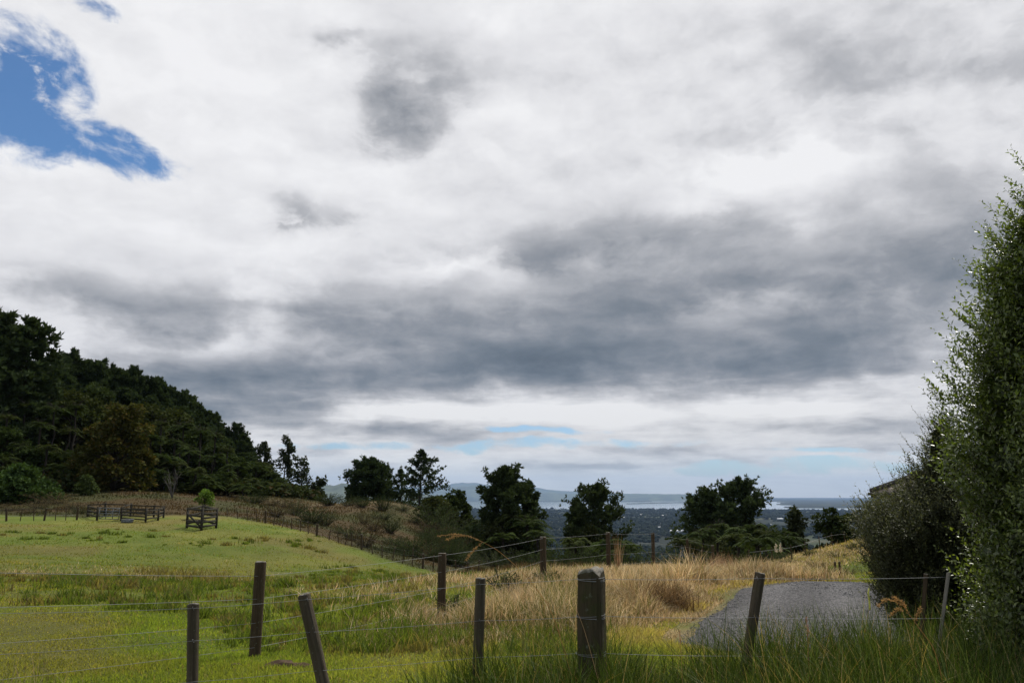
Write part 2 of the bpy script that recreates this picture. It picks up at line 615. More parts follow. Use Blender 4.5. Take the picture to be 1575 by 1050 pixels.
M_WHITE = plain_mat('white_paint', (0.80, 0.80, 0.79), 0.5)
M_GLASS = plain_mat('window_glass', (0.03, 0.035, 0.04), 0.08, 0, 0.6)
M_SHED = plain_mat('pale_sheet_roof', (0.72, 0.73, 0.74), 0.5, 0, 0.4, 0.05, 0.05)
M_EARTH = plain_mat('dry_earth', (0.075, 0.05, 0.032), 0.95, 0, 0.1, 0.4, 14.0)
M_PEG = plain_mat('yellow_plastic', (0.62, 0.60, 0.10), 0.5)

M_DEADWOOD = plain_mat('grey_deadwood', (0.12, 0.11, 0.095), 0.9, 0, 0.1)

M_STONE = foliage_mat('loose_stone', 0.0, 0.9, 0.2, 0.2)
# ------------------------------------------------------------------ the lie of the land
def cpt(x, y, z): return (x, y, z)
CP = []
for px, py, Y in [  # measured ground points: picture column, row, distance
    (400, 1008, 10.1), (680, 958, 14), (835, 895, 20), (935, 884, 24), (1004, 876, 28), (1057, 875, 33), (1120, 877, 37),
    (0, 1000, 10.3), (0, 900, 19.5), (0, 800, 62), (190, 801, 60), (310, 811, 58), (-300, 800, 60), (-300, 900, 19),
    (200, 770, 80), (330, 765, 92), (150, 752, 95), (0, 765, 82), (-200, 760, 85), (430, 772, 105), (470, 770, 125),
    (490, 827, 58), (550, 844, 54), (650, 873, 50), (718, 884, 44), (345, 795, 68), (430, 808, 63),
    (500, 802, 80), (600, 826, 75), (660, 850, 68), (450, 782, 100), (520, 777, 112), (600, 773, 112), (560, 774, 112), (655, 786, 106),
    (600, 850, 60), (700, 858, 66), (740, 870, 62), (780, 868, 66), (720, 822, 98), (600, 900, 30), (300, 900, 21),
    (1050, 985, 10.7), (1380, 985, 10.5), (1250, 896, 18), (1170, 896, 18.5), (1330, 898, 17.5), (1200, 905, 16),
    (1200, 886, 26), (1262, 855, 34), (1330, 829, 41), (1420, 808, 40), (1500, 800, 40), (1320, 868, 27), (1600, 850, 26), (1260, 878, 27),
    (900, 990, 10.5), (700, 1015, 9.5), (1010, 935, 15),
]:
    CP.append(tuple(W(px, py, Y)))
CP += [(0, 3, 0), (-3, 3, -.05), (3, 3, .05), (0, 6.2, .02), (-2.5, 6.5, -.08), (3, 6.4, .05), (6, 5, .1), (-6, 5, -.15), (10, 8, .15), (-10, 7, -.2),
       (4.6, 7, .1), (5, 10, .0), (8, 14, .0)]


def pol(deg, r, z): return (r * math.sin(R(deg)), r * math.cos(R(deg)), z)
# forest hill on the left
for px, Y, z in [(0, 118, 9), (0, 150, 19), (110, 145, 13), (110, 110, 5.5), (200, 118, 4.2), (200, 148, 9.5), (300, 155, 5), (300, 120, 2.6), (400, 160, 1.0), (470, 165, -1.5),
                 (400, 130, 1.2), (-300, 130, 22), (-300, 170, 34), (0, 200, 24), (200, 210, 8), (400, 220, -8), (500, 160, -5), (560, 150, -8), (640, 140, -10), (520, 230, -30)]:
    CP.append(((px - 787.5) / FPX * Y, Y, z))
# fall beyond the crest
for px, Y, z in [(800, 45, -2.0), (900, 40, -1.7), (900, 60, -4.5), (1000, 48, -3.4), (1000, 70, -7), (1120, 50, -3.4), (1120, 75, -8), (1230, 48, -2.6), (1230, 65, -6), (1330, 62, -4.5),
                 (780, 80, -5.0), (780, 110, -9), (900, 90, -8.5), (700, 130, -8), (1400, 70, -5), (1600, 70, -3), (1600, 110, -12), (1000, 120, -20), (1250, 110, -18), (850, 150, -25), (1900, 90, 0)]:
    CP.append(((px - 787.5) / FPX * Y, Y, z))
for dg in (-70, -45, -32, -20, -10, 0, 10, 20, 32, 50, 70):
    left = sstep(-14, -36, dg)
    CP.append(pol(dg, 300, -55 + 75 * left)); CP.append(pol(dg, 700, -112 + 60 * left)); CP.append(pol(dg, 1500, -136)); CP.append(pol(dg, 4000, -147))
CP = np.array(CP)


def uvr(x, y):
    a = np.clip(np.arctan2(x, y), -R(75), R(75)); r = np.maximum(np.hypot(x, y), 2.5)
    return np.stack([a, np.log(r)], -1)


def tps_k(d2): return 0.5 * d2 * np.log(np.maximum(d2, 1e-12))
_U = uvr(CP[:, 0], CP[:, 1]); _n = len(_U)
_A = np.zeros((_n + 3, _n + 3))
_A[:_n, :_n] = tps_k(((_U[:, None] - _U[None]) ** 2).sum(-1)) + np.eye(_n) * 2e-4
_A[:_n, _n] = 1; _A[:_n, _n + 1:] = _U; _A[_n, :_n] = 1; _A[_n + 1:, :_n] = _U.T
# heights are interpolated as elevation angles, so near and far ground weigh alike
_S = (CP[:, 2] - 0.0) / np.maximum(np.hypot(CP[:, 0], CP[:, 1]), 2.5)
_w = np.linalg.solve(_A, np.concatenate([_S, [0, 0, 0]]))


def sea_fields(a_px, r):
    """True where the harbour lies; a_px: bearing as a picture column."""
    wob = (fbm(a_px * 0.02, np.log(r) * 6, 4) - 0.5)
    sea = (r > 9700 * (1 + wob * 0.12)) & (a_px > 640)
    head = (a_px > 1196 + wob * 60 + np.abs(np.log(r / 15000)) * 26) & (r > 11400 * (1 + wob * 0.06))
    sea &= ~head
    sea &= ~((r > 23500) & (a_px > 1120))
    bar = (np.abs(r - 17600 - 40 * (a_px - 1000)) < 560) & (a_px > 958) & (a_px < 1062)
    bar |= (r > 22500) & (r < 24500) & (a_px < 1000)
    sea &= ~bar
    pond = np.abs((a_px - 851) / 14) + np.abs((r - 3560) / 150) < 1
    inlet = (np.abs(r - 5450 - (a_px - 1130) * 2 * (1 + wob)) < 130 + 240 * wob) & (a_px > 1060) & (a_px < 1215)
    inlet |= (np.abs(r - 6700) < 150 + 300 * wob) & (a_px > 1120) & (a_px < 1300)
    inlet |= (np.abs(r - 4020) < 60 + 120 * wob) & (a_px > 1020) & (a_px < 1115)
    return sea | pond | inlet


SEA_Z = -150.0


def height(x, y, fine=True):
    x = np.asarray(x, float); y = np.asarray(y, float)
    sh = x.shape
    xf = x.ravel(); yf = y.ravel()
    out = np.empty(len(xf))
    for s in range(0, len(xf), 20000):
        X = xf[s:s + 20000]; Yv = yf[s:s + 20000]
        u = uvr(X, Yv); r = np.hypot(X, Yv)
        z = (tps_k(((u[:, None] - _U[None]) ** 2).sum(-1)) @ _w[:_n] + _w[_n] + u @ _w[_n + 1:]) * np.maximum(r, 2.5)
        z *= sstep(1.5, 4.5, r)
        # behind the viewer: gently falling verge
        a = np.degrees(np.abs(np.arctan2(X, Yv)))
        z = z * (1 - sstep(75, 130, a)) + (-0.01 * r) * sstep(75, 130, a)
        # far plain and harbour
        far = sstep(1200, 2600, r)
        apx = 787.5 + FPX * np.tan(np.clip(np.arctan2(X, np.maximum(Yv, 1e-3)), -1.3, 1.3))
        pl = -146.5 + 9 * fbm(X / 900, Yv / 900, 4) ** 2 + 26 * np.maximum(fbm(X / 2600 + 9, Yv / 2600, 3) - 0.52, 0) * sstep(9500, 6000, r)
        sea = sea_fields(apx, r) & (Yv > 0)
        pl = np.where(sea & (r > 2600), -158.0, np.where(r > 9000, np.minimum(pl, -141.0) , pl))
        z = z * (1 - far) + pl * far
        if fine:
            # small unevenness of the paddock
            amp = sstep(4, 12, r) * (1 - sstep(150, 400, r))
            z = z + amp * ((fbm(X * 0.55, Yv * 0.55, 3) - 0.5) * 0.16 + (fbm(X * 0.12 + 4, Yv * 0.12, 2) - 0.5) * 0.30 * sstep(14, 40, r))
        out[s:s + 20000] = z
    return out.reshape(sh)


def gz(x, y): return float(height(np.array([x]), np.array([y]))[0])


# ------------------------------------------------------------------ where which vegetation grows
FC = np.array([W(px, py, Y)[:2] for px, py, Y in [(-400, 800, 70), (0, 800, 66), (130, 800, 63), (345, 799, 68), (430, 810, 63), (490, 828, 58), (550, 845, 54), (650, 873, 50), (720, 885, 44)]])
FC = np.concatenate([FC, [[0.5, 40], [3, 36.5], [7, 36], [11, 40], [30, 46]]])
DRY = [W(px, py, Y)[:2].tolist() + [rr, s] for px, py, Y, rr, s in [
    (760, 985, 11, 1.3, .35), (830, 960, 12.5, 1.5, .9), (900, 930, 15, 2.0, 1.0), (960, 935, 14.5, 1.6, 1.0), (1010, 930, 14.8, 1.6, 1.1), (1080, 905, 17.5, 1.6, 1.1), (980, 880, 23, 2.6, 1.1),
    (1050, 880, 27, 3.0, 1.0), (1140, 893, 20, 1.4, 1.0), (1110, 880, 30, 3.5, .9), (840, 890, 21, 2.4, .8), (760, 905, 22, 2.2, .55), (700, 965, 13.5, 1.2, .5), (640, 990, 11.5, 1.1, .35),
    (1000, 985, 10.8, 0.9, .45), (1300, 850, 34, 5, .55), (1330, 832, 40, 4, .8), (1230, 870, 30, 3.0, .5), (560, 940, 18, 2.5, .25), (1062, 965, 11.6, .7, .9), (1050, 990, 10.5, .6, .5), (1330, 915, 16, .8, .5), (1350, 940, 13, .7, .5), (1075, 935, 13.5, .8, 1.0), (1180, 893, 19.2, 1.0, .7), (1250, 893, 19.4, 1.0, .5), (300, 850, 33, 6, .25), (100, 850, 30, 5, .22)]]


def zones(x, y):
    """dry: bleached grass, scrub: rough brown hillside, wood: under the trees, all 0..1"""
    yc = np.interp(x, FC[:, 0], FC[:, 1])
    n = fbm(x * 0.35 + 3, y * 0.35, 4) - 0.5
    scrub = sstep(-0.6, 0.9, y - yc + n * 1.6)
    dry = np.zeros_like(x)
    for a, b, rr, s in DRY:
        dry = np.maximum(dry, s * np.exp(-((x - a) ** 2 + (y - b) ** 2) / (rr * rr)))
    dry = np.clip(dry + n * 0.55 * (dry > 0.05), 0, 1)
    return dry, scrub


G_GREEN = np.array([0.128, 0.168, 0.026]); G_YEL = np.array([0.182, 0.186, 0.040]); G_TAN = np.array([0.33, 0.250, 0.130])
G_SCRUB = np.array([0.072, 0.050, 0.021]); G_OLIVE = np.array([0.054, 0.055, 0.018]); G_WOODS = np.array([0.030, 0.032, 0.015])


def turf_colour(x, y):
    dry, scrub = zones(x, y)
    n1 = fbm(x * 0.22 + 40, y * 0.22 + 7, 4); n2 = fbm(x * 0.9 + 11, y * 0.9, 3)
    r = np.hypot(x, y)
    g = G_GREEN + (G_YEL - G_GREEN) * (sstep(0.42, 0.68, n1) * 0.85 + sstep(0.5, 0.75, n2) * 0.3)[:, None]
    g = g * (0.85 + 0.3 * n2)[:, None]
    patch = sstep(0.60, 0.72, fbm(x * 0.16 + 90, y * 0.16 + 3, 3))
    g = g + (np.array([0.19, 0.135, 0.055]) - g) * (patch * 0.42)[:, None]
    s = G_OLIVE + (G_SCRUB - G_OLIVE) * sstep(0.36, 0.6, n1)[:, None]
    knoll = np.exp(-(((x + 18) / 14) ** 2 + ((y - 108) / 9) ** 2))
    s = s + (np.array([0.18, 0.132, 0.072]) - s) * (knoll * 0.7)[:, None]
    hill = sstep(8, 12, x) * sstep(22, 27, y) * sstep(60, 50, y)
    s = s + (np.array([0.235, 0.195, 0.105]) * (0.7 + 0.6 * n1)[:, None] - s) * (hill * 0.8)[:, None]
    c = g + (s - g) * scrub[:, None]
    c = c + (G_TAN - c) * dry[:, None]
    far = sstep(160, 700, r)[:, None]
    pn = fbm(x / 420, y / 420, 4)
    pc = np.where((pn > 0.60)[:, None], np.array([0.034, 0.046, 0.020]), np.array([0.014, 0.020, 0.014])) * (0.7 + 0.6 * fbm(x / 130, y / 130, 3))[:, None]  # field colours darkened to carry the cloud shadow over the plain
    pc = np.where(((pn > 0.66) & (fbm(x / 300 + 50, y / 300, 2) > 0.52))[:, None], np.array([0.060, 0.062, 0.034]), pc)
    return c * (1 - far) + pc * far


def build_ground():
    # one sheet: fine rays where the camera looks, coarse behind
    a = np.radians(np.concatenate([np.linspace(-180, -46, 40)[:-1], np.linspace(-46, 46, 420), np.linspace(46, 180, 40)[1:]]))
    r = np.concatenate([[0.0], np.geomspace(0.8, 6, 16), np.geomspace(6.2, 150, 260), np.geomspace(155, 2500, 90), np.geomspace(2560, 30000, 170), [36000, 48000, 64000]])
    A, Rr = np.meshgrid(a, r)
    X = Rr * np.sin(A); Y = Rr * np.cos(A)
    Z = height(X, Y)
    col = turf_colour(X.ravel(), Y.ravel())
    # soil under the grass, darkened nearby in place of the blades' own shade
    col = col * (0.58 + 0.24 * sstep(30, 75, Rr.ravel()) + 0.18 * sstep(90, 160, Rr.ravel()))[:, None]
    V = np.stack([X, Y, Z], -1).reshape(-1, 3)
    nr, na = A.shape
    i = np.arange(nr - 1)[:, None] * na; j = np.arange(na - 1)[None]
    F = np.stack([i + j, i + j + 1, i + na + j + 1, i + na + j], -1).reshape(-1, 4)[:, ::-1]
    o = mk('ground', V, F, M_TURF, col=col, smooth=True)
    tag(o, kind='structure')


build_ground()

# gravel road: a sheet on the ground between the dry grass and the bush
RL = [(7.0, 4.2), (8.4, 3.3), (9.4, 2.5), (10.1, 2.05), (10.8, 1.88), (12.0, 2.2), (13.05, 2.58), (14.5, 3.3), (15.9, 3.95), (17.0, 4.6), (17.9, 5.3), (18.4, 5.9), (18.6, 6.4)]
RR = [(7.0, 4.8), (9.0, 5.2), (10.7, 5.5), (12.5, 5.95), (14.2, 6.45), (16.0, 7.05), (17.4, 7.5), (18.2, 7.65), (18.6, 7.4)]


def build_road():
    ys = np.linspace(7.0, 18.6, 110)
    l = np.interp(ys, [p[0] for p in RL], [p[1] for p in RL]) + 0.35 * (fbm(ys * 0.9, ys * 0 + 3, 3) - 0.5)
    rr = np.interp(ys, [p[0] for p in RR], [p[1] for p in RR]) + 0.35 * (fbm(ys * 0.9, ys * 0 + 8, 3) - 0.5)
    t = np.linspace(0, 1, 36)
    X = l[:, None] + (rr - l)[:, None] * t[None]
    Y = np.repeat(ys[:, None], 36, 1)
    Z = height(X, Y) + 0.035 - 0.10 * (np.abs(t - 0.5)[None] * 2) ** 6 + 0.02 * (fbm(X * 1.3, Y * 0.5, 3) - 0.5)
    V = np.stack([X, Y, Z], -1).reshape(-1, 3)
    n = 36
    i = np.arange(len(ys) - 1)[:, None] * n; j = np.arange(n - 1)[None]
    F = np.stack([i + j, i + j + 1, i + n + j + 1, i + n + j], -1).reshape(-1, 4)
    T, YY = np.repeat(t[None], len(ys), 0), Y
    wear = np.exp(-((T - .30 - .05 * vnoise(YY * .3, YY * 0)) / .09) ** 2) + np.exp(-((T - .68 - .05 * vnoise(YY * .3, YY * 0 + 5)) / .09) ** 2)
    loose = np.clip(np.abs(T - .5) * 2 - .75, 0, 1) * 2
    k = (.86 + .42 * wear - .10 * loose + .30 * (fbm(X * 1.7, Y * .6, 4) - .5)).ravel()
    col = np.stack([k, k * .99, k * (1 - .05 * loose.ravel())], -1)
    tag(mk('gravel_road', V, F, M_GRAVEL, col=col, smooth=True), kind='structure')


build_road()


def on_road(x, y, m=0.0):
    return (y > 6.9) & (y < 18.6) & (x > np.interp(y, [p[0] for p in RL], [p[1] for p in RL]) + m) & (x < np.interp(y, [p[0] for p in RR], [p[1] for p in RR]) - m)


# sea
def build_sea():
    a = np.radians(np.linspace(-50, 60, 60)); r = np.array([2700, 6000, 12000, 24000, 48000.0, 64000])
    A, Rr = np.meshgrid(a, r)
    V = np.stack([Rr * np.sin(A), Rr * np.cos(A), np.full_like(A, SEA_Z)], -1).reshape(-1, 3)
    i = np.arange(len(r) - 1)[:, None] * len(a); j = np.arange(len(a) - 1)[None]
    F = np.stack([i + j, i + j + 1, i + len(a) + j + 1, i + len(a) + j], -1).reshape(-1, 4)[:, ::-1]
    tag(mk('sea', V, F, M_SEA), kind='structure')


build_sea()


def hill_range(name, rows, Y, depth, seed, rough=0.12):
    """A range of hills: crest rows as picture columns and rows at distance Y."""
    px = np.array([p[0] for p in rows], float); py = np.array([p[1] for p in rows], float)
    u = np.linspace(px[0], px[-1], 260)
    top = EYE + (756.5 - np.interp(u, px, py)) / FPX * Y - SEA_Z
    k = np.linspace(-1, 1, 25)
    U, K = np.meshgrid(u, k)
    prof = np.cos(K * math.pi / 2) ** 0.8
    wob = fbm(U * 0.045 + seed, K * 2.2 + seed, 5)
    Z = SEA_Z - 8 + np.maximum(top[None], 0) * prof * (1 - rough + 2 * rough * (wob - 0.5) * 1.6 + rough * 0.5)
    Yd = Y + K * depth
    X = (U - 787.5) / FPX * Yd
    V = np.stack([X, Yd, Z], -1).reshape(-1, 3)
    n = len(u); i = np.arange(24)[:, None] * n; j = np.arange(n - 1)[None]
    F = np.stack([i + j, i + j + 1, i + n + j + 1, i + n + j], -1).reshape(-1, 4)
    tag(mk(name, V, F, M_HILL, smooth=True), kind='structure')


hill_range('hills', [(180, 742), (420, 736), (490, 735), (515, 738), (532, 735.5), (548, 740), (600, 748), (690, 757), (720, 768)], 12500, 2200, 2.0)
hill_range('hills', [(560, 752), (640, 748), (700, 744), (740, 739), (790, 746), (830, 751), (900, 754), (960, 753), (1030, 753), (1075, 753.5), (1098, 757), (1120, 763), (1140, 768)], 31000, 2600, 5.0, 0.10)
hill_range('hills', [(500, 745), (600, 742), (680, 740), (712, 736), (735, 736.5), (760, 741), (830, 745), (900, 750), (1000, 756), (1090, 757), (1150, 760), (1195, 766), (1215, 769)], 40000, 3000, 9.0, 0.08)
hill_range('hills', [(1150, 768), (1180, 767.6), (1260, 767.4), (1330, 767.6), (1500, 767), (1700, 767)], 27500, 900, 13.0, 0.1)
# ------------------------------------------------------------------ foliage pieces
def rand_dirs(n, q):
    v = q.normal(size=(n, 3)); return nrm(v)


def tufts(P, D, L, w, k, q, spread=0.8, col=(0.04, 0.055, 0.022), cvar=0.3):
    """Stars of k needle-bunches at every point P around direction D."""
    n = len(P)
    d = nrm(D[:, None, :] + spread * q.normal(size=(n, k, 3)))
    ln = (np.broadcast_to(L, (n,))[:, None] * q.uniform(.6, 1.15, (n, k)))[..., None]
    s = nrm(np.cross(d, q.normal(size=(n, k, 3))))
    b = P[:, None, :]
    ww = w * q.uniform(.7, 1.3, (n, k, 1))
    V = np.stack([b - s * ww * .35, b + d * ln * .55 + s * ww, b + d * ln, b + d * ln * .5 - s * ww], 2).reshape(-1, 3)
    F = np.arange(n * k * 4).reshape(-1, 4)
    c = np.asarray(col) * (1 + cvar * q.uniform(-1, 1, (n, 1, 1, 1)) + 0.15 * q.uniform(-1, 1, (n, k, 1, 1)))
    c = np.broadcast_to(c, (n, k, 4, 3)).reshape(-1, 3)
    return V, F, c


def leaves(P, D, Nn, L, w, fold=0.25, col=(0.05, 0.08, 0.02), q=None, cvar=0.3, alt=None, altp=0.0):
    """Folded pointed leaves: base at P, along D, facing Nn."""
    n = len(P); q = q or rng
    D = nrm(D); S = nrm(np.cross(D, Nn)); U = np.cross(S, D)
    L = np.broadcast_to(L, (n,))[:, None]; w = np.broadcast_to(w, (n,))[:, None]
    mid = P + D * L * .48
    V = np.stack([P, mid + S * w + U * w * fold, P + D * L - U * L * .06, mid - S * w + U * w * fold], 1).reshape(-1, 3)
    o = np.arange(n)[:, None] * 4
    F = np.concatenate([o + np.array([0, 1, 2]), o + np.array([0, 2, 3])])
    c = np.asarray(col) * (1 + cvar * q.uniform(-1, 1, (n, 1)))
    if alt is not None:
        pick = q.random(n) < altp
        c[pick] = np.asarray(alt) * (1 + cvar * q.uniform(-1, 1, (pick.sum(), 1)))
    return V, F, np.repeat(c, 4, 0)


def limb(a, b, sag, n=5):
    t = np.linspace(0, 1, n)[:, None]
    a = np.asarray(a, float); b = np.asarray(b, float)
    P = a + (b - a) * t
    P[:, 2] -= sag * (4 * t * (1 - t))[:, 0]
    return P


def pine_meshes(h, rw, seed, base=.15, n_limb=60, per=34, shape='dome', tuft=.5, col=(0.044, 0.062, 0.026), up=(5, 55), lumps=.35, lean=0.0, k=7, wf=0.17):
    """A pine: tapered trunk with limbs, and a crown of needle tufts carried on the limbs."""
    q = np.random.default_rng(seed)
    tk = MB(); cr = MB()
    tt = np.linspace(0, 1, 9)
    wob = np.cumsum(q.normal(0, .012 * h, (9, 2)), 0) * .5; wob[0] = 0
    trunk = np.stack([wob[:, 0] + lean * tt ** 1.5 * h, wob[:, 1], tt * h * .97], -1)
    tk.add(*tube(trunk, (0.024 * h) * (1 - tt * .93), 7))
    az0 = q.uniform(0, 6.28)
    for i in range(n_limb):
        t = base + (1 - base) * ((i + .5) / n_limb) ** .85
        if shape == 'dome': s = max(.12, 1 - ((t - .38) / .64) ** 2) ** .62 if t > .38 else .70 + .30 * (t - base) / max(.05, .38 - base)
        elif shape == 'cone': s = max(.08, (1 - t) / (1 - base)) ** .8
        elif shape == 'column': s = .62 + .38 * math.sin(math.pi * min(1, (t - base) / (1 - base)) ** .8) if t < .9 else .45
        else: s = max(.07, (1.02 - t)) ** .85 * (.6 + .6 * q.random())
        L = rw * s * q.uniform(1 - lumps, 1 + lumps * .45)
        a = az0 + i * 2.399 + q.uniform(-.4, .4)
        e = R(up[0] + (up[1] - up[0]) * t ** 1.5 + q.uniform(-10, 10))
        p0 = np.array([np.interp(t, tt, trunk[:, 0]), np.interp(t, tt, trunk[:, 1]), t * h * .97])
        p1 = p0 + L * np.array([math.cos(a) * math.cos(e), math.sin(a) * math.cos(e), math.sin(e)])
        Lb = limb(p0, p1, .10 * L * (1 - t))
        tk.add(*tube(Lb, np.linspace(.0075 * h * (1.1 - t), .0015 * h, 5), 4, cap=False))
        m = max(5, int(per * (L / rw) ** .8))
        u = q.uniform(.28, 1.0, m) ** .7
        ctr = np.stack([np.interp(u, np.linspace(0, 1, 5), Lb[:, j]) for j in range(3)], -1)
        # clusters, not an even spread
        nc = max(2, int(3 + 4 * L / rw)); cu = np.linspace(.45, 1, nc)
        ci = q.integers(0, nc, m)
        cc = np.stack([np.interp(cu, np.linspace(0, 1, 5), Lb[:, j]) for j in range(3)], -1) + q.normal(0, .10 * L, (nc, 3)) * np.array([1, 1, .6])
        half = q.random(m) < .72
        ctr = np.where(half[:, None], cc[ci] + q.normal(0, .075 * L + .05 * tuft, (m, 3)), ctr + q.normal(0, .03 * L, (m, 3)))
        D = nrm(nrm(p1 - p0)[None] * .7 + np.array([0, 0, .7]) + .3 * q.normal(size=(m, 3)))
        cr.add(*tufts(ctr, D, tuft, tuft * wf, k, q, .75, col))
    top = trunk[-1] + q.normal(0, .12, (10, 3)) * np.array([1, 1, 2])
    cr.add(*tufts(top, np.tile([0, 0, 1.0], (10, 1)), tuft, tuft * wf, k, q, .6, col))
    return tk.data('trunk', M_BARK, True), cr.data('crown', M_NEEDLE)


def broad_meshes(h, rw, seed, base=.12, n_clump=46, per=70, leaf=.34, col=(0.035, 0.048, 0.018), top=1.0, flat=1.0, alt=None, altp=0.0, trunk_r=.03, mat=None, lobes=None, rc=.30, hollow=.55, wid=.42, dome=False):
    """A broad-leaved tree: trunk, limbs to each clump, and leaf clumps on an uneven rounded crown."""
    q = np.random.default_rng(seed)
    tk = MB(); cr = MB()
    lobes = lobes or [(0, 0, .5, 1.0)]
    tt = np.linspace(0, 1, 6)
    tr = np.stack([q.normal(0, .02 * h, 6) * tt, q.normal(0, .02 * h, 6) * tt, tt * h * .55], -1)
    tk.add(*tube(tr, trunk_r * h * (1 - .7 * tt), 7))
    for i in range(n_clump):
        lx, ly, lz, ls = lobes[i % len(lobes)]
        v = nrm(q.normal(size=3)); v[2] = v[2] if v[2] > -.5 else -v[2]
        rad = q.uniform(hollow, 1.0) ** .6 * q.uniform(.82, 1.08)
        hh = (1 - base) * h
        c = np.array([lx * rw + v[0] * rw * ls * rad, ly * rw + v[1] * rw * ls * rad,
                      base * h + hh * (lz + v[2] * .5 * ls * flat * rad)])
        if dome:
            zc = abs(v[2]) ** .85; rr2 = math.sqrt(max(0, 1 - zc * zc)) / max(1e-3, math.hypot(v[0], v[1]))
            sk = .80 + .20 * min(1, zc * 3)
            zc = zc ** 1.35; c = np.array([v[0] * rr2 * rw * rad * sk, v[1] * rr2 * rw * rad * sk, h * (.0 + .95 * zc * rad)])
        c[2] = max(c[2], base * h * .6 + (.02 if dome else .1))
        b = np.array([np.interp(.6, tt, tr[:, 0]), 0, min(c[2] * .7, h * .5)])
        tk.add(*tube(limb(b, c, -.04 * h, 4), np.linspace(.010 * h, .002 * h, 4), 4, cap=False))
        R0 = rw * rc * q.uniform(.6, 1.25)
        m = int(per * q.uniform(.7, 1.3))
        d = rand_dirs(m, q); d[:, 2] = np.where(d[:, 2] < -.35, -d[:, 2], d[:, 2])
        P = c + d * R0 * (q.uniform(.25, 1.0, (m, 1)) ** .6) * np.array([1, 1, .75])
        D = nrm(d + .8 * q.normal(size=(m, 3)) - np.array([0, 0, .15]))
        Nn = nrm(d * .6 + np.array([0, 0, .8]) + .5 * q.normal(size=(m, 3)))
        cc = np.asarray(col) * q.uniform(.75, 1.25)
        cr.add(*leaves(P, D, Nn, leaf * q.uniform(.6, 1.3, m), leaf * wid * q.uniform(.7, 1.2, m), .25, cc, q, .25, alt, altp * q.uniform(0, 2)))
    return tk.data('trunk', M_BARK, True), cr.data('crown', mat or M_LEAF)


def fern_meshes(h, seed, fl=2.2, n_fr=22, col=(0.044, 0.062, 0.017)):
    """A tree fern: slim fibrous trunk and a wheel of arching fronds with leaflets."""
    q = np.random.default_rng(seed)
    tk = MB(); cr = MB()
    tt = np.linspace(0, 1, 6)
    tr = np.stack([q.normal(0, .05 * h, 6) * tt, q.normal(0, .05 * h, 6) * tt, tt * h], -1); tr[-1, :2] = tr[-2, :2]
    tk.add(*tube(tr, np.array([.17, .12, .10, .10, .11, .13]), 7, rough=.12, seed=seed))
    o = tr[-1]
    for i in range(n_fr):
        a = i * 2.399 + q.uniform(-.3, .3); e = R(q.uniform(8, 62)); L = fl * q.uniform(.75, 1.1)
        s = np.linspace(0, 1, 12)
        rr = L * s * math.cos(e) * (1 - .10 * s); zz = L * (s * math.sin(e) - (.38 + .35 * math.sin(e)) * s ** 2.1)
        ca, sa = math.cos(a), math.sin(a)
        P = o + np.stack([rr * ca, rr * sa, zz], -1)
        tk.add(*tube(P[:8], np.linspace(.022, .008, 8), 3, cap=False))
        T = nrm(np.gradient(P, axis=0)); S = np.array([-sa, ca, 0.0])
        ss = np.linspace(.12, 1, 26)
        C0 = np.stack([np.interp(ss, s, P[:, j]) for j in range(3)], -1)
        Tt = np.stack([np.interp(ss, s, T[:, j]) for j in range(3)], -1)
        wl = fl * .21 * np.sin(np.clip(ss * 1.05, 0, 1) * math.pi) ** .6 * (1 - .35 * ss) + .03
        for sg in (-1, 1):
            D = nrm(S * sg + Tt * .45 + np.array([0, 0, -.28]) + .12 * q.normal(size=(26, 3)))
            cr.add(*leaves(C0, D, np.tile([0, 0, 1.0], (26, 1)) + .2 * q.normal(size=(26, 3)), wl, fl * .022, .2, np.asarray(col) * q.uniform(.7, 1.25), q, .15))
    return tk.data('trunk', M_BARK, True), cr.data('crown', M_FROND)


def scraggly_meshes(h, rw, seed, n_limb=16, leaf=.4, lean=0.1, col=(0.04, 0.05, 0.024), base=.3, per=46, sharp=0.6):
    """A thin open tree: bent trunk, few upswept limbs each ending in a separate leafy head."""
    q = np.random.default_rng(seed)
    tk = MB(); cr = MB()
    tt = np.linspace(0, 1, 8)
    tr = np.stack([lean * h * tt ** 1.3 + q.normal(0, .012 * h, 8) * tt, q.normal(0, .015 * h, 8) * tt, tt * h * .96], -1)
    tk.add(*tube(tr, .018 * h * (1 - .85 * tt), 6))
    for i in range(n_limb):
        t = base + (1 - base) * (i + .4) / n_limb
        p0 = np.array([np.interp(t, tt, tr[:, j]) for j in range(3)])
        a = i * 2.399 + q.uniform(-.5, .5); L = rw * q.uniform(.5, 1.1) * (1.15 - sharp * t)
        e = R(q.uniform(20, 60))
        p1 = p0 + L * np.array([math.cos(a) * math.cos(e), math.sin(a) * math.cos(e), math.sin(e)])
        tk.add(*tube(limb(p0, p1, .08 * L, 4), np.linspace(.006 * h, .002 * h, 4), 4, cap=False))
        for c, rr in ((p1, .36), (p0 * .4 + p1 * .6 + q.normal(0, .1 * L, 3), .26)):
            R0 = max(.35, L * rr); m = int(per * q.uniform(.6, 1.2))
            d = rand_dirs(m, q)
            P = c + d * R0 * q.uniform(.2, 1, (m, 1)) * np.array([.8, .8, 1.15])
            cr.add(*leaves(P, nrm(d + .7 * q.normal(size=(m, 3))), nrm(d + np.array([0, 0, 1.0])), leaf * q.uniform(.6, 1.2, m), leaf * .34, .2, np.asarray(col) * q.uniform(.8, 1.2), q, .25))
    return tk.data('trunk', M_BARK, True), cr.data('crown', M_LEAF)


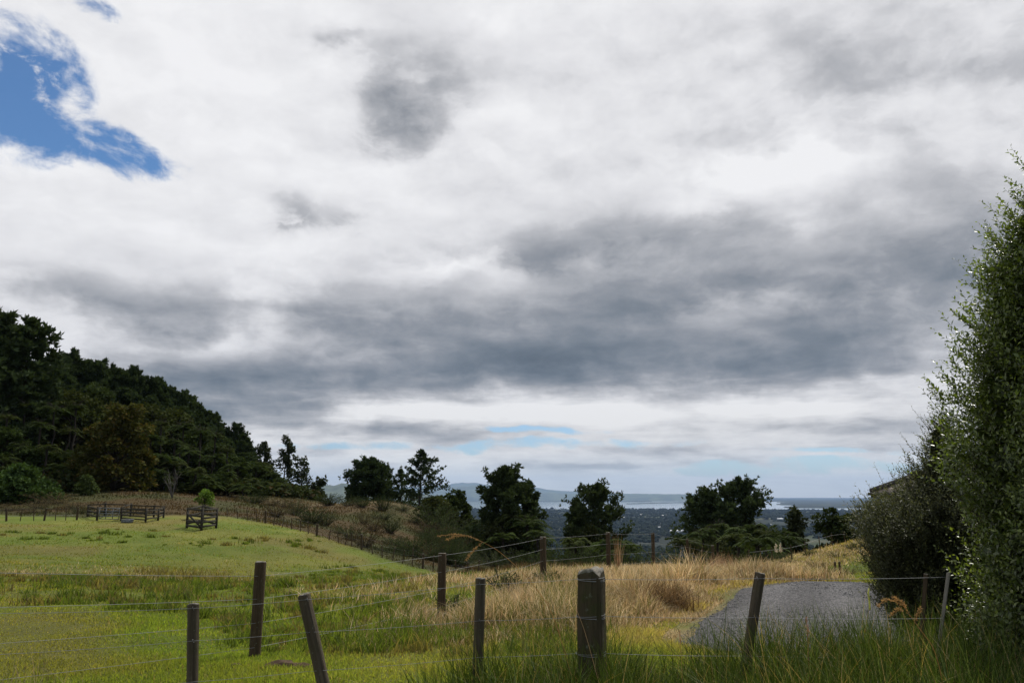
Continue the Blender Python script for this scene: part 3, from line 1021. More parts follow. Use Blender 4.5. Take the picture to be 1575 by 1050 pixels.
def plant(name, me2, loc, label, cat, group=None, sc=1.0, rz=None):
    """A tree or shrub: an Empty at its foot with trunk and crown. Meshes may be shared by several."""
    r = empty(name, loc, random.uniform(0, 6.28) if rz is None else rz, label, cat, group)
    r.scale = (sc, sc, sc) if not isinstance(sc, tuple) else sc
    for nm, me in zip(('trunk', 'crown'), me2):
        obj(nm, me, r)
    return r


def shrub_names(me2):
    for nm, me in zip(('stem', 'foliage'), me2): me.name = nm
    return me2


def shrub(name, me2, loc, label, cat, group=None, sc=1.0, rz=None):
    r = empty(name, loc, random.uniform(0, 6.28) if rz is None else rz, label, cat, group)
    r.scale = (sc, sc, sc) if not isinstance(sc, tuple) else sc
    for nm, me in zip(('stem', 'foliage'), me2):
        obj(nm, me, r)
    return r


ORD = ['first', 'second', 'third', 'fourth', 'fifth', 'sixth', 'seventh', 'eighth', 'ninth', 'tenth', 'eleventh', 'twelfth', 'thirteenth', 'fourteenth', 'fifteenth',
       'sixteenth', 'seventeenth', 'eighteenth', 'nineteenth', 'twentieth', 'twenty-first', 'twenty-second', 'twenty-third', 'twenty-fourth', 'twenty-fifth', 'twenty-sixth',
       'twenty-seventh', 'twenty-eighth', 'twenty-ninth', 'thirtieth', 'thirty-first', 'thirty-second', 'thirty-third', 'thirty-fourth', 'thirty-fifth', 'thirty-sixth', 'thirty-seventh', 'thirty-eighth', 'thirty-ninth', 'fortieth',
       'forty-first', 'forty-second', 'forty-third', 'forty-fourth', 'forty-fifth', 'forty-sixth', 'forty-seventh', 'forty-eighth', 'forty-ninth', 'fiftieth']


def stand(px, top, Y):
    """Foot and height of a plant whose top shows at (px, top) at distance Y."""
    p = W(px, top, Y); g = gz(p[0], p[1])
    return (p[0], p[1], g - 0.05), max(0.3, p[2] - g)


# ---- the forest on the left hill -------------------------------------------------------------
PINES = [pine_meshes(16, 4.2, 11, .12, 64, 34, 'dome', .75), pine_meshes(16, 3.6, 12, .10, 64, 32, 'dome', .75), pine_meshes(16, 3.0, 13, .1, 60, 30, 'column', .7), pine_meshes(16, 3.4, 14, .08, 60, 32, 'dome', .7, lumps=.5)]
sky_line = [(-75, 470, 108, 3), (-30, 480, 112, 0), (6, 486, 105, 0), (46, 492, 108, 3), (84, 546, 130, 1), (112, 541, 137, 2), (138, 556, 140, 1), (160, 557, 139, 2), (182, 568, 142, 3), (207, 567, 144, 1),
            (228, 584, 146, 2), (246, 583, 147, 1), (266, 598, 149, 3), (288, 605, 150, 2), (306, 622, 152, 1), (324, 637, 153, 2), (343, 652, 155, 3), (362, 654, 156, 2), (380, 676, 158, 2)]
for i, (px, top, Y, v) in enumerate(sky_line):
    loc, h = stand(px, top, Y)
    s = h / 16.0
    wide = min(1.25, max(.75, 1.0 / max(s, .2) * .9)) if i > 3 else 1.15
    look = 'tall dark pine with ragged crown towering over the forest edge' if i in (2, 3) else 'dark pine on the skyline of the forested hill'
    plant('pine_tree', PINES[v], loc, f'{look}, {ORD[i]} from the left', 'pine tree', 'pines along the hill skyline', (s * wide, s * wide, s))

# a second row of pines just below the ridge closes the gaps
low_row = [(100, 575, 128, 1), (150, 590, 131, 3), (190, 600, 134, 0), (235, 612, 136, 1), (275, 628, 139, 0), (312, 650, 141, 3), (345, 676, 144, 1), (375, 698, 146, 0), (60, 560, 122, 0), (15, 560, 118, 1)]
for i, (px, top, Y, v) in enumerate(sorted(low_row)):
    loc, h = stand(px, top, Y); s = h / 16.0; wide = min(1.5, max(.8, 1.1 / max(s, .2) * .8))
    plant('pine_tree', PINES[v], loc, f'shaded dark pine in the row below the hill skyline, {ORD[i]} from the left', 'pine tree', 'pines below the hill skyline', (s * wide, s * wide, s))

FERNS = [fern_meshes(4.0, 21, 2.4), fern_meshes(4.0, 22, 2.2, 18, (0.054, 0.068, 0.020)), fern_meshes(4.0, 23, 2.8, 26, (0.038, 0.056, 0.014))]
ferns = [(15, 640, 100), (40, 622, 105), (62, 650, 99), (85, 628, 106), (30, 682, 95), (72, 686, 94), (105, 660, 101), (112, 695, 96), (95, 716, 92), (18, 605, 108), (52, 596, 110), (118, 625, 108),
         (250, 650, 110), (268, 678, 106), (290, 690, 105), (310, 662, 113), (330, 700, 108), (347, 727, 106), (300, 722, 100), (272, 712, 100), (365, 715, 113), (385, 738, 112), (404, 748, 116), (256, 702, 101), (426, 757, 118),
         (330, 668, 120), (352, 690, 118), (282, 655, 118), (318, 740, 98), (236, 735, 97), (140, 700, 98), (6, 700, 92), (232, 672, 108), (395, 716, 124), (462, 758, 124), (374, 752, 104)]
for i, (px, py, Y) in enumerate(sorted(ferns)):
    p = W(px, py, Y); g = gz(p[0], p[1]); h = max(1.3, p[2] - g - .4)
    v = i % 3
    s = 0.85 + 0.3 * random.random()
    r = plant('tree_fern', FERNS[v], (p[0], p[1], g - .05), f'tree fern with arching fronds below the pines, {ORD[i]} counted from the left', 'tree fern', 'tree ferns on the forested hill', (s, s, h / 4.0))
    for ch in r.children:
        if ch.name.startswith('crown'):          # keep the wheel of fronds in proportion, whatever the trunk's height
            ch.scale = (1, 1, s * 4.0 / h); ch.location = (0, 0, 4.0 - 4.0 * (s * 4.0 / h))

BROAD = [broad_meshes(10, 4.0, 31, .05, 52, 62, .55, (0.038, 0.055, 0.016)), broad_meshes(10, 3.6, 32, .05, 48, 60, .5, (0.042, 0.058, 0.018)), broad_meshes(10, 4.4, 33, .04, 56, 60, .55, (0.050, 0.060, 0.018), hollow=.4)]
fill = [(-40, 580, 118, 110), (0, 585, 119, 95), (55, 588, 122, 90), (118, 605, 118, 85), (150, 596, 124, 80), (232, 625, 124, 85), (262, 632, 127, 75), (298, 655, 126, 80), (333, 685, 125, 70), (365, 705, 126, 65), (396, 712, 132, 60),
        (420, 728, 130, 58), (60, 690, 96, 70), (10, 660, 98, 70), (105, 700, 99, 60), (242, 700, 104, 60), (280, 722, 103, 60), (320, 730, 104, 60), (352, 742, 106, 55), (386, 752, 112, 55), (415, 748, 118, 55), (446, 744, 128, 55),
        (470, 752, 133, 45), (25, 715, 88, 70), (130, 716, 97, 50), (245, 722, 97, 45), (-60, 640, 100, 120), (300, 745, 99, 45), (432, 764, 118, 40)]
for i, (px, top, Y, wpx) in enumerate(sorted(fill)):
    loc, h = stand(px, top, Y); w = M(wpx, Y) / 2
    plant('bushy_tree', BROAD[i % 3], loc, f'dark bushy tree in the shaded forest under the pines, {ORD[i]} counted from the left', 'tree', 'dark bushy trees of the forest', (w / 4.2, w / 4.2, h / 10.0))

DARK = [broad_meshes(4, 2.2, 311, .0, 60, 70, .24, (0.036, 0.048, 0.017), rc=.28, dome=True), broad_meshes(4, 2.2, 312, .0, 56, 70, .22, (0.040, 0.046, 0.018), rc=.30, dome=True)]
extra = [(98, 552, 134, 2), (126, 556, 138, 3), (150, 562, 140, 0), (172, 564, 142, 2), (195, 573, 143, 0), (218, 582, 145, 2), (237, 590, 147, 0), (256, 597, 148, 2), (277, 606, 149, 1), (297, 618, 151, 2), (315, 634, 153, 0), (334, 650, 154, 1), (352, 660, 155, 2), (371, 672, 157, 0), (390, 690, 158, 3)]
for i, (px, top, Y, v) in enumerate(extra):
    loc, h = stand(px, top, Y); s = h / 16.0; wide = min(1.1, max(.55, .8 / max(s, .2) * .75))
    plant('pine_tree', PINES[v], loc, f'slender dark pine wedged between the skyline pines, {ORD[i]} from the left', 'pine tree', 'slender pines between the skyline pines', (s * wide, s * wide, s))
# named individuals of the forest edge
loc, h = stand(186, 606, 93)
plant('olive_tree', broad_meshes(h, M(62, 93), 41, .0, 110, 95, .42, (0.058, 0.058, 0.016), alt=(0.085, 0.062, 0.016), altp=.16, rc=.22, hollow=.6, dome=True), loc, 'large rounded olive brown tree at the forest edge, broadest of the hill', 'tree')
loc, h = stand(38, 711, 78)
plant('green_shrub', broad_meshes(h, M(54, 78), 42, .0, 80, 80, .34, (0.042, 0.070, 0.020), rc=.28, dome=True), loc, 'wide fresh green shrub at the forest foot beside the far left fence', 'shrub')
loc, h = stand(134, 731, 84)
plant('round_bush', broad_meshes(h, M(15, 84), 43, .0, 36, 60, .25, (0.055, 0.074, 0.024), rc=.4, dome=True), loc, 'small round green bush between wide shrub and olive tree', 'shrub')
for k, (px, top, Y, wpx, hh, lean, lab) in enumerate([(404, 682, 140, 40, 0, .05, 'scraggly tree with several leafy heads at the end of the pine row'), (436, 679, 138, 42, 0, .08, 'tall crooked scraggly tree leaning right above the forest end'),
                                                    (466, 702, 136, 40, 0, -.02, 'thin open tree with bare twigs, last tall one before the gap'), (484, 742, 134, 34, 0, .12, 'drooping small tree on the right end of the forest')]):
    loc, h = stand(px, top, Y)
    plant('scraggly_tree', scraggly_meshes(h, M(wpx, Y) * .62, 50 + k, 16 if k != 2 else 13, .5, lean, base=.22 if k < 2 else .3, per=60 if k != 2 else 34), loc, lab, 'tree', None, 1.0, 0.0)

# bare dead tree and the bright sapling behind the pen
q = np.random.default_rng(5)
mb = MB(); loc, h = stand(268, 722, 86)
for b in range(9):
    a = q.uniform(-2.7, -1.2) if b % 2 else q.uniform(0, 6.28); L = h * q.uniform(.6, 1.05); e = R(q.uniform(45, 75))
    P = limb((0, 0, 0), L * np.array([-abs(math.cos(a)) * math.cos(e) * (1 if b % 3 else -1), math.sin(a) * math.cos(e) * .5, math.sin(e)]), -.08 * L, 6)
    mb.add(*tube(P, np.linspace(.045, .01, 6), 4))
    for c in range(4):
        s0 = P[2 + c % 4]; mb.add(*tube(limb(s0, s0 + q.normal(0, .35, 3) + np.array([0, 0, .5]), 0, 3), np.linspace(.018, .007, 3), 3))
tag(mb.build('dead_tree', M_DEADWOOD, None, loc), 'bare grey leafless dead tree behind the stock pen', 'dead tree')
loc, h = stand(316, 752, 64)
plant('sapling', broad_meshes(h, M(11, 64), 61, .25, 20, 50, .16, (0.11, 0.17, 0.03), rc=.45, trunk_r=.015), loc, 'bright green young sapling standing just behind the stock pen', 'sapling')

# ---- trees in the middle distance -----------------------------------------------------------
def one(name, px, top, Y, label, cat, fn, sink=0.0, **kw):
    loc, h = stand(px, top, Y)
    return plant(name, fn(h, loc, **kw), loc, label, cat, None, 1.0, 0.0)

one('pine_tree', 568, 713, 116, 'dense dark conifer with full rounded crown on the knoll', 'pine tree', lambda h, l: pine_meshes(h, M(35, 116), 71, .02, 80, 44, 'dome', .5, (0.034, 0.050, 0.022), lumps=.3, k=7))
one('pine_tree', 543, 742, 118, 'small dark conifer at the outer left of the knoll trees', 'pine tree', lambda h, l: pine_meshes(h, M(13, 118), 72, .02, 40, 24, 'cone', .45))
one('pine_tree', 598, 716, 120, 'thin spiky conifer between dense conifer and tall open pine', 'pine tree', lambda h, l: pine_meshes(h, M(32, 120), 73, .05, 34, 26, 'open', .42, lumps=.5, up=(10, 60)))
one('pine_tree', 618, 722, 118, 'spindly short conifer leaning by the tall open pine', 'pine tree', lambda h, l: pine_meshes(h, M(36, 118), 74, .05, 36, 28, 'open', .42, lumps=.5, lean=-.03))
one('pine_tree', 647, 694, 112, 'tall open pine with pointed top and upswept branches on the knoll', 'pine tree', lambda h, l: pine_meshes(h, M(60, 112), 75, .12, 46, 50, 'open', .42, (0.036, 0.052, 0.025), lumps=.35, up=(8, 58), k=7))
one('bushy_tree', 702, 744, 100, 'rounded dark bushy tree right of the tall open pine', 'tree', lambda h, l: broad_meshes(h, M(28, 100), 76, .0, 60, 70, .36, (0.036, 0.050, 0.015), rc=.26, hollow=.5, dome=True))
one('bushy_tree', 672, 765, 98, 'low dark tree filling the space under the tall open pine', 'tree', lambda h, l: broad_meshes(h, M(30, 98), 77, .0, 50, 70, .36, (0.042, 0.048, 0.016), rc=.3, dome=True))
one('pine_tree', 772, 725, 76, 'big broad pine with lumpy crown in the middle of the view', 'pine tree', lambda h, l: pine_meshes(h, M(47, 76), 78, .2, 70, 60, 'dome', .36, (0.044, 0.060, 0.025), lumps=.62, k=8))
one('pine_tree', 812, 741, 78, 'slimmer pine close against the right of the big broad pine', 'pine tree', lambda h, l: pine_meshes(h, M(24, 78), 79, .25, 46, 44, 'dome', .36, (0.042, 0.058, 0.024), lumps=.6))
one('pine_tree', 920, 744, 80, 'pine with uneven crown and sky gaps behind the wire fence', 'pine tree', lambda h, l: pine_meshes(h, M(48, 80), 80, .2, 62, 56, 'dome', .34, (0.044, 0.060, 0.025), lumps=.65, k=8))
one('pine_tree', 884, 768, 82, 'short pine at the left shoulder of the pine with sky gaps', 'pine tree', lambda h, l: pine_meshes(h, M(22, 82), 81, .2, 44, 32, 'dome', .4))
one('pine_tree', 1132, 744, 76, 'broad spreading pine, taller right half of the pair above the tree ferns', 'pine tree', lambda h, l: pine_meshes(h, M(58, 76), 82, .36, 72, 60, 'dome', .34, (0.046, 0.064, 0.028), lumps=.6, k=8, up=(12, 58)))
one('pine_tree', 1090, 756, 77, 'lower spreading pine, left half of the pair above the tree ferns', 'pine tree', lambda h, l: pine_meshes(h, M(52, 77), 83, .36, 64, 56, 'dome', .34, (0.046, 0.064, 0.028), lumps=.6, k=8, up=(12, 58)))
one('bushy_tree', 1223, 783, 60, 'upright leafy tree with narrow top above the dry hillock', 'tree', lambda h, l: scraggly_meshes(h, M(26, 60), 84, 26, .26, .0, (0.042, 0.050, 0.022), .1, 60, .75))
one('bushy_tree', 1284, 773, 57, 'smooth dark rounded tree beside the grey bush on the hillock', 'tree', lambda h, l: broad_meshes(h, M(42, 57), 85, .0, 90, 90, .24, (0.032, 0.044, 0.014), rc=.26, hollow=.65, dome=True))

dk = [(905, 800, 78, 90), (775, 796, 74, 100), (820, 806, 73, 70), (1095, 812, 68, 90), (1168, 806, 66, 90), (1218, 815, 60, 56), (948, 822, 72, 60), (745, 812, 80, 70)]
for i, (px, top, Y, wpx) in enumerate(sorted(dk)):
    loc, h = stand(px, top, Y); w = M(wpx, Y) / 2
    plant('bushy_tree', DARK[i % 2], loc, f'dark bushy tree filling the space below the mid distance pines, {ORD[i]} from left', 'tree', 'dark trees below the mid distance pines', (w / 2.2, w / 2.2, h / 4))
mid_fern = [(738, 800, 86), (760, 806, 80), (790, 795, 74), (812, 800, 73), (825, 818, 70), (775, 822, 70), (750, 826, 74), (1080, 818, 62), (1104, 808, 64), (1150, 812, 60), (1178, 818, 58), (1130, 826, 57), (1205, 824, 56), (1060, 832, 60), (880, 832, 66), (940, 836, 64), (965, 842, 60), (1165, 832, 52)]
for i, (px, py, Y) in enumerate(sorted(mid_fern)):
    p = W(px, py, Y); g = gz(p[0], p[1]); h = max(1.3, p[2] - g - .3); s = .75 + .25 * random.random()
    where = 'under the big broad pine' if px < 850 else ('behind the wire fence' if px < 1000 else 'below the spreading pine pair')
    r = plant('tree_fern', FERNS[i % 3], (p[0], p[1], g - .05), f'dark tree fern {where}, {ORD[i]} from the left along the crest', 'tree fern', 'tree ferns along the crest', (s, s, h / 4.0))
    for ch in r.children:
        if ch.name.startswith('crown'):
            ch.scale = (1, 1, s * 4.0 / h); ch.location = (0, 0, 4.0 - 4.0 * (s * 4.0 / h))

def scrub_meshes(h, r, seed, col, n_sh=70, per=26, leaf=.11, alt=None, altp=0.0):
    """Twiggy scrub: stems fanning from the ground with small leaves along them."""
    q = np.random.default_rng(seed); st = MB(); cr = MB()
    for i in range(n_sh):
        a = i * 2.399 + q.uniform(-.5, .5); o = r * .35 * q.random(); t = q.random() ** .7
        b = np.array([o * math.cos(a), o * math.sin(a), 0]); e = R(88 - 62 * t + q.uniform(-8, 8))
        L = q.uniform(.65, 1.1) * (h * math.sin(e) + r * math.cos(e) * 1.0)
        tip = b + L * np.array([math.cos(a) * math.cos(e), math.sin(a) * math.cos(e), math.sin(e)])
        P = limb(b, tip, -.06 * L, 5); P[-1, 2] -= .05 * L
        st.add(*tube(P, np.linspace(.018, .004, 5), 3, cap=False))
        u = q.uniform(.18, 1.0, per)
        C0 = np.stack([np.interp(u, np.linspace(0, 1, 5), P[:, k]) for k in range(3)], -1) + q.normal(0, .03 * r, (per, 3))
        D = nrm(nrm(tip - b) * .7 + .8 * q.normal(size=(per, 3)))
        cr.add(*leaves(C0, D, rand_dirs(per, q) + np.array([0, 0, .5]), leaf * q.uniform(.6, 1.4, per), leaf * .2, .2, np.asarray(col) * q.uniform(.7, 1.3), q, .3, alt, altp))
    return st.data('stem', M_BARK), cr.data('foliage', M_LEAF)


SHR = [scrub_meshes(2, 1.2, 91, (0.062, 0.078, 0.032)), scrub_meshes(2, 1.1, 92, (0.090, 0.066, 0.034), 60, 24), scrub_meshes(2, 1.3, 93, (0.042, 0.056, 0.020), 84, 30, .13), scrub_meshes(2, 1.2, 94, (0.15, 0.115, 0.06), 56, 24, .12, (0.06, 0.06, 0.03), .2)]
crest = [(690, 842, 66, 60, 2), (725, 838, 70, 70, 2), (760, 846, 64, 60, 0), (800, 846, 60, 70, 2), (840, 850, 54, 60, 2), (870, 838, 62, 70, 2), (905, 842, 58, 70, 2), (940, 846, 54, 60, 0), (975, 842, 52, 70, 2), (1010, 848, 48, 55, 0), (1040, 846, 50, 60, 2),
         (1080, 850, 48, 55, 0), (1110, 852, 48, 50, 2), (1150, 850, 46, 60, 2), (1190, 848, 46, 60, 2), (1135, 860, 40, 40, 0), (1165, 862, 38, 40, 0), (1215, 856, 40, 44, 2)]
for i, (px, top, Y, wpx, v) in enumerate(crest):
    loc, h = stand(px, top, Y); w = M(wpx, Y) / 2
    shrub('bush', SHR[v], loc, f'low dark bush behind the crest of the grass, {ORD[i]} from the left', 'bush', 'bushes behind the grass crest', (w / 1.3, w / 1.3, h / 2))
q = np.random.default_rng(19)
cells = [(500, 800, 74), (520, 812, 68), (560, 795, 84), (575, 806, 78), (590, 792, 90), (604, 824, 68), (612, 838, 60), (640, 832, 66), (655, 822, 72), (632, 848, 58), (540, 826, 62), (562, 832, 58), (588, 786, 96), (556, 784, 98), (536, 783, 100), (640, 795, 92), (655, 805, 84), (675, 812, 80), (700, 840, 68), (478, 796, 74), (455, 790, 82), (440, 783, 92), (418, 782, 92), (392, 778, 92), (505, 782, 102), (620, 785, 98), (715, 800, 90), (600, 806, 80), (665, 860, 57), (690, 862, 56), (712, 850, 62), (425, 795, 76)]
for i, (px, py, Y) in enumerate(sorted(cells)):
    h = q.uniform(.8, 1.8); p = W(px, py, Y); g = gz(p[0], p[1]); w = q.uniform(.5, 1.1)
    v = int(q.choice([0, 1, 2, 3, 0, 2]))
    kind = ('grey green', 'brown dry', 'dark green', 'straw brown')[v]
    shrub('scrub_bush', SHR[v], (p[0], p[1], g - .05), f'{kind} scrub bush on the rough hillside, {ORD[i]} from the left', 'bush', 'scrub bushes on the rough hillside', (w, w, h / 2))
for i, (px, top, Y, wpx) in enumerate([(668, 776, 92, 56), (690, 790, 88, 60), (712, 806, 84, 60), (655, 800, 86, 44), (730, 818, 80, 60), (700, 822, 78, 50), (742, 836, 72, 54), (676, 812, 80, 40)]):
    loc, h = stand(px, top, Y); w = M(wpx, Y) / 2
    shrub('bush', SHR[(2, 0, 2, 1, 2, 1, 2, 2)[i]], loc, f'dense bush on the slope beside the big broad pine, {ORD[i]} going downhill', 'bush', 'bushes on the slope by the big pine', (w / 1.1, w / 1.1, h / 2))
for i, (px, top, Y, wpx) in enumerate(sorted([(598, 838, 58, 46), (640, 832, 60, 56), (668, 842, 57, 44), (700, 846, 56, 50), (618, 846, 56, 34)])):
    loc, h = stand(px, top, Y); w = M(wpx, Y) / 2
    shrub('scrub_bush', SHR[2], loc, f'broad dark gorse bush just behind the batten fence in the dip, {ORD[i]} from the left', 'bush', 'gorse bushes behind the batten fence', (w / 1.1, w / 1.1, h / 2))
hk = [(1212, 862, 31, 30, 0), (1232, 872, 27, 26, 0), (1258, 868, 28, 34, 3), (1247, 852, 35, 24, 2), (1290, 858, 31, 30, 0), (1312, 846, 34, 22, 2), (1278, 878, 25, 34, 0), (1205, 850, 38, 30, 2), (1222, 884, 24, 22, 0), (1306, 872, 25, 26, 3)]
for i, (px, top, Y, wpx, v) in enumerate(sorted(hk)):
    loc, h = stand(px, top, Y); w = M(wpx, Y) / 2; h = min(h, 1.3)
    shrub('scrub_bush', SHR[v], loc, f'small scrub bush on the dry grassy hillock, {ORD[i]} from the left', 'bush', 'scrub bushes on the hillock', (w / 1.3, w / 1.3, h / 2))
lf = [(86, 757, 76, 60, 3), (60, 766, 72, 40, 3), (112, 768, 72, 40, 3), (124, 776, 68, 30, 0), (20, 776, 70, 40, 3), (46, 780, 68, 40, 1), (-5, 772, 72, 40, 3)]
for i, (px, top, Y, wpx, v) in enumerate(sorted(lf)):
    loc, h = stand(px, top, Y); w = M(wpx, Y) / 2
    shrub('dry_bush', SHR[v], loc, f'straw coloured dry bush behind the far left fence, {ORD[i]} from the left', 'bush', 'dry bushes by the far left fence', (w / 1.2, w / 1.2, h / 2))

# undergrowth: an uncountable mass of leaves under the forest
q = np.random.default_rng(8)
n = 5200
px = q.uniform(-130, 500, n); Y = q.uniform(88, 150, n)
x = (px - 787.5) / FPX * Y
ok = Y > 86 + np.clip((px - 100) / 400, 0, 1) * 32 + 6 * q.random(n)
x, Y = x[ok], Y[ok]; n = len(x)
z = height(x, Y)
mb = MB()
P0 = np.stack([x, Y, z], -1)
for k in range(10):
    P = P0 + q.normal(0, .5, (n, 3)) * np.array([1, 1, .6]) + np.array([0, 0, .9])
    mb.add(*leaves(P, rand_dirs(n, q), np.tile([0, 0, 1.0], (n, 1)) + .6 * q.normal(size=(n, 3)), q.uniform(.5, .95, n), .26, .2, (0.034, 0.044, 0.015), q, .35, (0.06, 0.045, 0.02), .12))
tag(mb.build('undergrowth', M_LEAF), 'dark leafy undergrowth covering the hill beneath the forest trees', 'undergrowth', kind='stuff')

# woodland of the far plain: reads as one mass
q = np.random.default_rng(77)
n = 30000
a = q.uniform(430, 1420, n); r = 900 * (9500 / 900) ** q.random(n)
x = r * np.sin(np.arctan2(a - 787.5, FPX)); y = r * np.cos(np.arctan2(a - 787.5, FPX))
d = fbm(x / 700, y / 700, 4); d2 = fbm(x / 110 + 8, y / 110, 2)
ok = ((d < .56) | (d2 > .70)) & ~sea_fields(a, r)
x, y, r = x[ok], y[ok], r[ok]; n = len(x)
z = height(x, y, False)
ico = np.array([[0, 0, 1], [.9, 0, .45], [.28, .85, .45], [-.72, .53, .45], [-.72, -.53, .45], [.28, -.85, .45], [.8, .5, -.3], [-.3, .9, -.3], [-.9, 0, -.3], [-.3, -.9, -.3], [.8, -.5, -.3]])
fi = np.array([[0, 1, 2], [0, 2, 3], [0, 3, 4], [0, 4, 5], [0, 5, 1], [1, 6, 2], [2, 6, 7], [2, 7, 3], [3, 7, 8], [3, 8, 4], [4, 8, 9], [4, 9, 5], [5, 9, 10], [5, 10, 1], [1, 10, 6]])
sz = q.uniform(4, 9, n) * (1 + r / 9000)
V = ico[None] * (1 + .22 * q.normal(size=(n, 11, 1))) * np.stack([sz, sz, q.uniform(.7, 1.2, n) * sz * .8], -1)[:, None] + np.stack([x, y, z + sz * .35], -1)[:, None]
F = (np.arange(n)[:, None, None] * 11 + fi[None]).reshape(-1, 3)
c = np.repeat(np.array([0.013, 0.019, 0.012])[None] * q.uniform(.6, 1.5, (n, 1)), 11, 0)
tag(mk('woodland', V.reshape(-1, 3), F, M_LEAF, col=c), 'dark woodland and hedgerows spread over the far coastal plain', 'woodland', kind='stuff')
# ------------------------------------------------------------------ fences
def post_mesh(h, r, seed, n=12, mat=None, chamfer=.12, rough=.055, notch=0.0, rtop=1.0, square=0.0):
    """A split timber post with an uneven outline, worn top edge and, if asked, a broken notch."""
    q = np.random.default_rng(seed)
    zs = np.concatenate([[-.35], np.linspace(0, h - r * chamfer * 3, 9), [h - r * chamfer, h]])
    th = np.arange(n) * 2 * math.pi / n
    prof = 1 + rough * q.normal(size=n) + square * .12 * np.cos(4 * th)
    rings = []
    for i, z in enumerate(zs):
        s = 1.0 + (rtop - 1.0) * max(z, 0) / h
        if i == len(zs) - 2: s *= .97
        if i == len(zs) - 1: s *= .88
        k = r * s * prof * (1 + rough * .35 * q.normal(size=n))
        zz = np.full(n, z)
        if i >= len(zs) - 2:
            zz = zz + q.normal(0, r * .06, n) - notch * np.exp(-((np.cos(th) * .9 - .12) ** 2) / .06) * (1 if i == len(zs) - 1 else .45) - (notch * .8 * np.clip(-np.cos(th + .5) - .55, 0, 1))
        rings.append(np.stack([np.cos(th) * k, np.sin(th) * k, zz], -1))
    V = np.concatenate(rings); m = len(zs)
    i = np.arange(m - 1)[:, None] * n; j = np.arange(n)[None]
    F = np.stack([i + j, i + (j + 1) % n, i + n + (j + 1) % n, i + n + j], -1).reshape(-1, 4)
    V = np.concatenate([V, [[0, 0, rings[-1][:, 2].mean() - notch * .3]]])
    jj = np.arange(n); e = (m - 1) * n
    T = np.stack([np.full(n, len(V) - 1), e + jj, e + (jj + 1) % n], -1)
    me = mesh_data('post', V, [F, T], mat or M_POST)
    me.materials.append(M_ENDGRAIN)  # rim and cap get the paler end grain wood
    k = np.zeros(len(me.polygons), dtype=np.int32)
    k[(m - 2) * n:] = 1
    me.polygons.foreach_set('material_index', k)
    return me


def place_post(parent, me, base, top=None, label=None, rz=None):
    o = obj('post', me, parent, base)
    if top is not None:
        v = np.asarray(top) - np.asarray(base)
        o.rotation_mode = 'QUATERNION'
        from mathutils import Vector
        o.rotation_quaternion = Vector(v).to_track_quat('Z', 'Y')
    elif rz is not None: o.rotation_euler = (0, 0, rz)
    if label: o['label'] = label
    return o


def wire_curve(pts, sub=10, sag=.006):
    """Points along a wire drawn from post to post, sagging a little in between."""
    out = []
    for a, b in zip(pts[:-1], pts[1:]):
        a = np.asarray(a, float); b = np.asarray(b, float); L = np.linalg.norm(b - a)
        for t in np.linspace(0, 1, sub, endpoint=False):
            p = a + (b - a) * t; p[2] -= sag * L * 4 * t * (1 - t); out.append(p)
    out.append(np.asarray(pts[-1], float))
    return np.array(out)


# ---- near fence
near = empty('wire_fence', (0, 6.4, 0), 0, 'nearest wire fence with thick strainer post and leaning posts in the long grass', 'fence')
Ymap = lambda px: float(np.interp(px, [-100, 300, 738, 908, 1160, 1460, 1700], [6.5, 6.7, 6.9, 6.3, 6.5, 6.6, 6.6]))
off = np.array([0, 6.4, 0])


def near_post(pxt, pyt, pxb, pyb, wpx, label=None, mat=None, **kw):
    Y = Ymap(pxt)
    t = W(pxt, pyt, Y); b = W(pxb, pyb, Y)
    d = (b - t) / (t[2] - b[2])
    g = gz(b[0], b[1]); foot = t + d * (t[2] - g)
    h = float(np.linalg.norm(t - foot))
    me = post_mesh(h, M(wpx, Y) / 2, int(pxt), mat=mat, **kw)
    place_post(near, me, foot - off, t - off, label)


near_post(297.5, 927, 296, 1050, 16.5, 'plain upright post of the nearest fence, the farthest left', M_GREYPOST, notch=.004, square=.8)
near_post(467, 913, 497, 1050, 18, 'rough post leaning to the left beside the brown upright post', M_GREYPOST, notch=.012, rough=.05)
near_post(739.5, 888, 735, 1025, 14, 'slim upright post of the nearest fence, left of the thick post', M_GREYPOST, square=.6)
near_post(1169, 880, 1151, 1000, 15, 'slim post leaning to the right in front of the gravel road', M_GREYPOST, square=.5)
near_post(1459, 880, 1449, 955, 5.5, 'thin bleached pole standing in front of the shaded bush', mat=M_PALEWOOD)
near_post(1424, 882, 1419, 960, 6, 'thin dark stake standing in front of the shaded bush')
Y = Ymap(908); t = W(908.5, 872, Y); g = gz(t[0], t[1])
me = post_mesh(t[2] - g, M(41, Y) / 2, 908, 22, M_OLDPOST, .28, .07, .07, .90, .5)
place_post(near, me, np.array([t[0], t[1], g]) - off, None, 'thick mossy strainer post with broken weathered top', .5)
wx = [-90, 297, 471, 738, 890]
for k, (ly, ry) in enumerate([((943, 935, 921.5, 898, 890), (890, 889, 887)), ((1010, 985, 972, 954, 948), (947, 949, 950)), ((1080, 1048, 1032, 1010, 1004), (1004, 1008, 1010))]):
    P = [W(px, py, Ymap(px) - .05) - off for px, py in zip(wx, ly)]
    P2 = [W(px, py, Ymap(px) - .045) - off for px, py in zip((926, 1166 - k * 9, 1456 - k * 4), ry)]
    for pts in (P, P2):
        mb = MB(); mb.add(*tube(wire_curve(pts), .0015, 4)); mb.build('wire', M_WIRE, near)

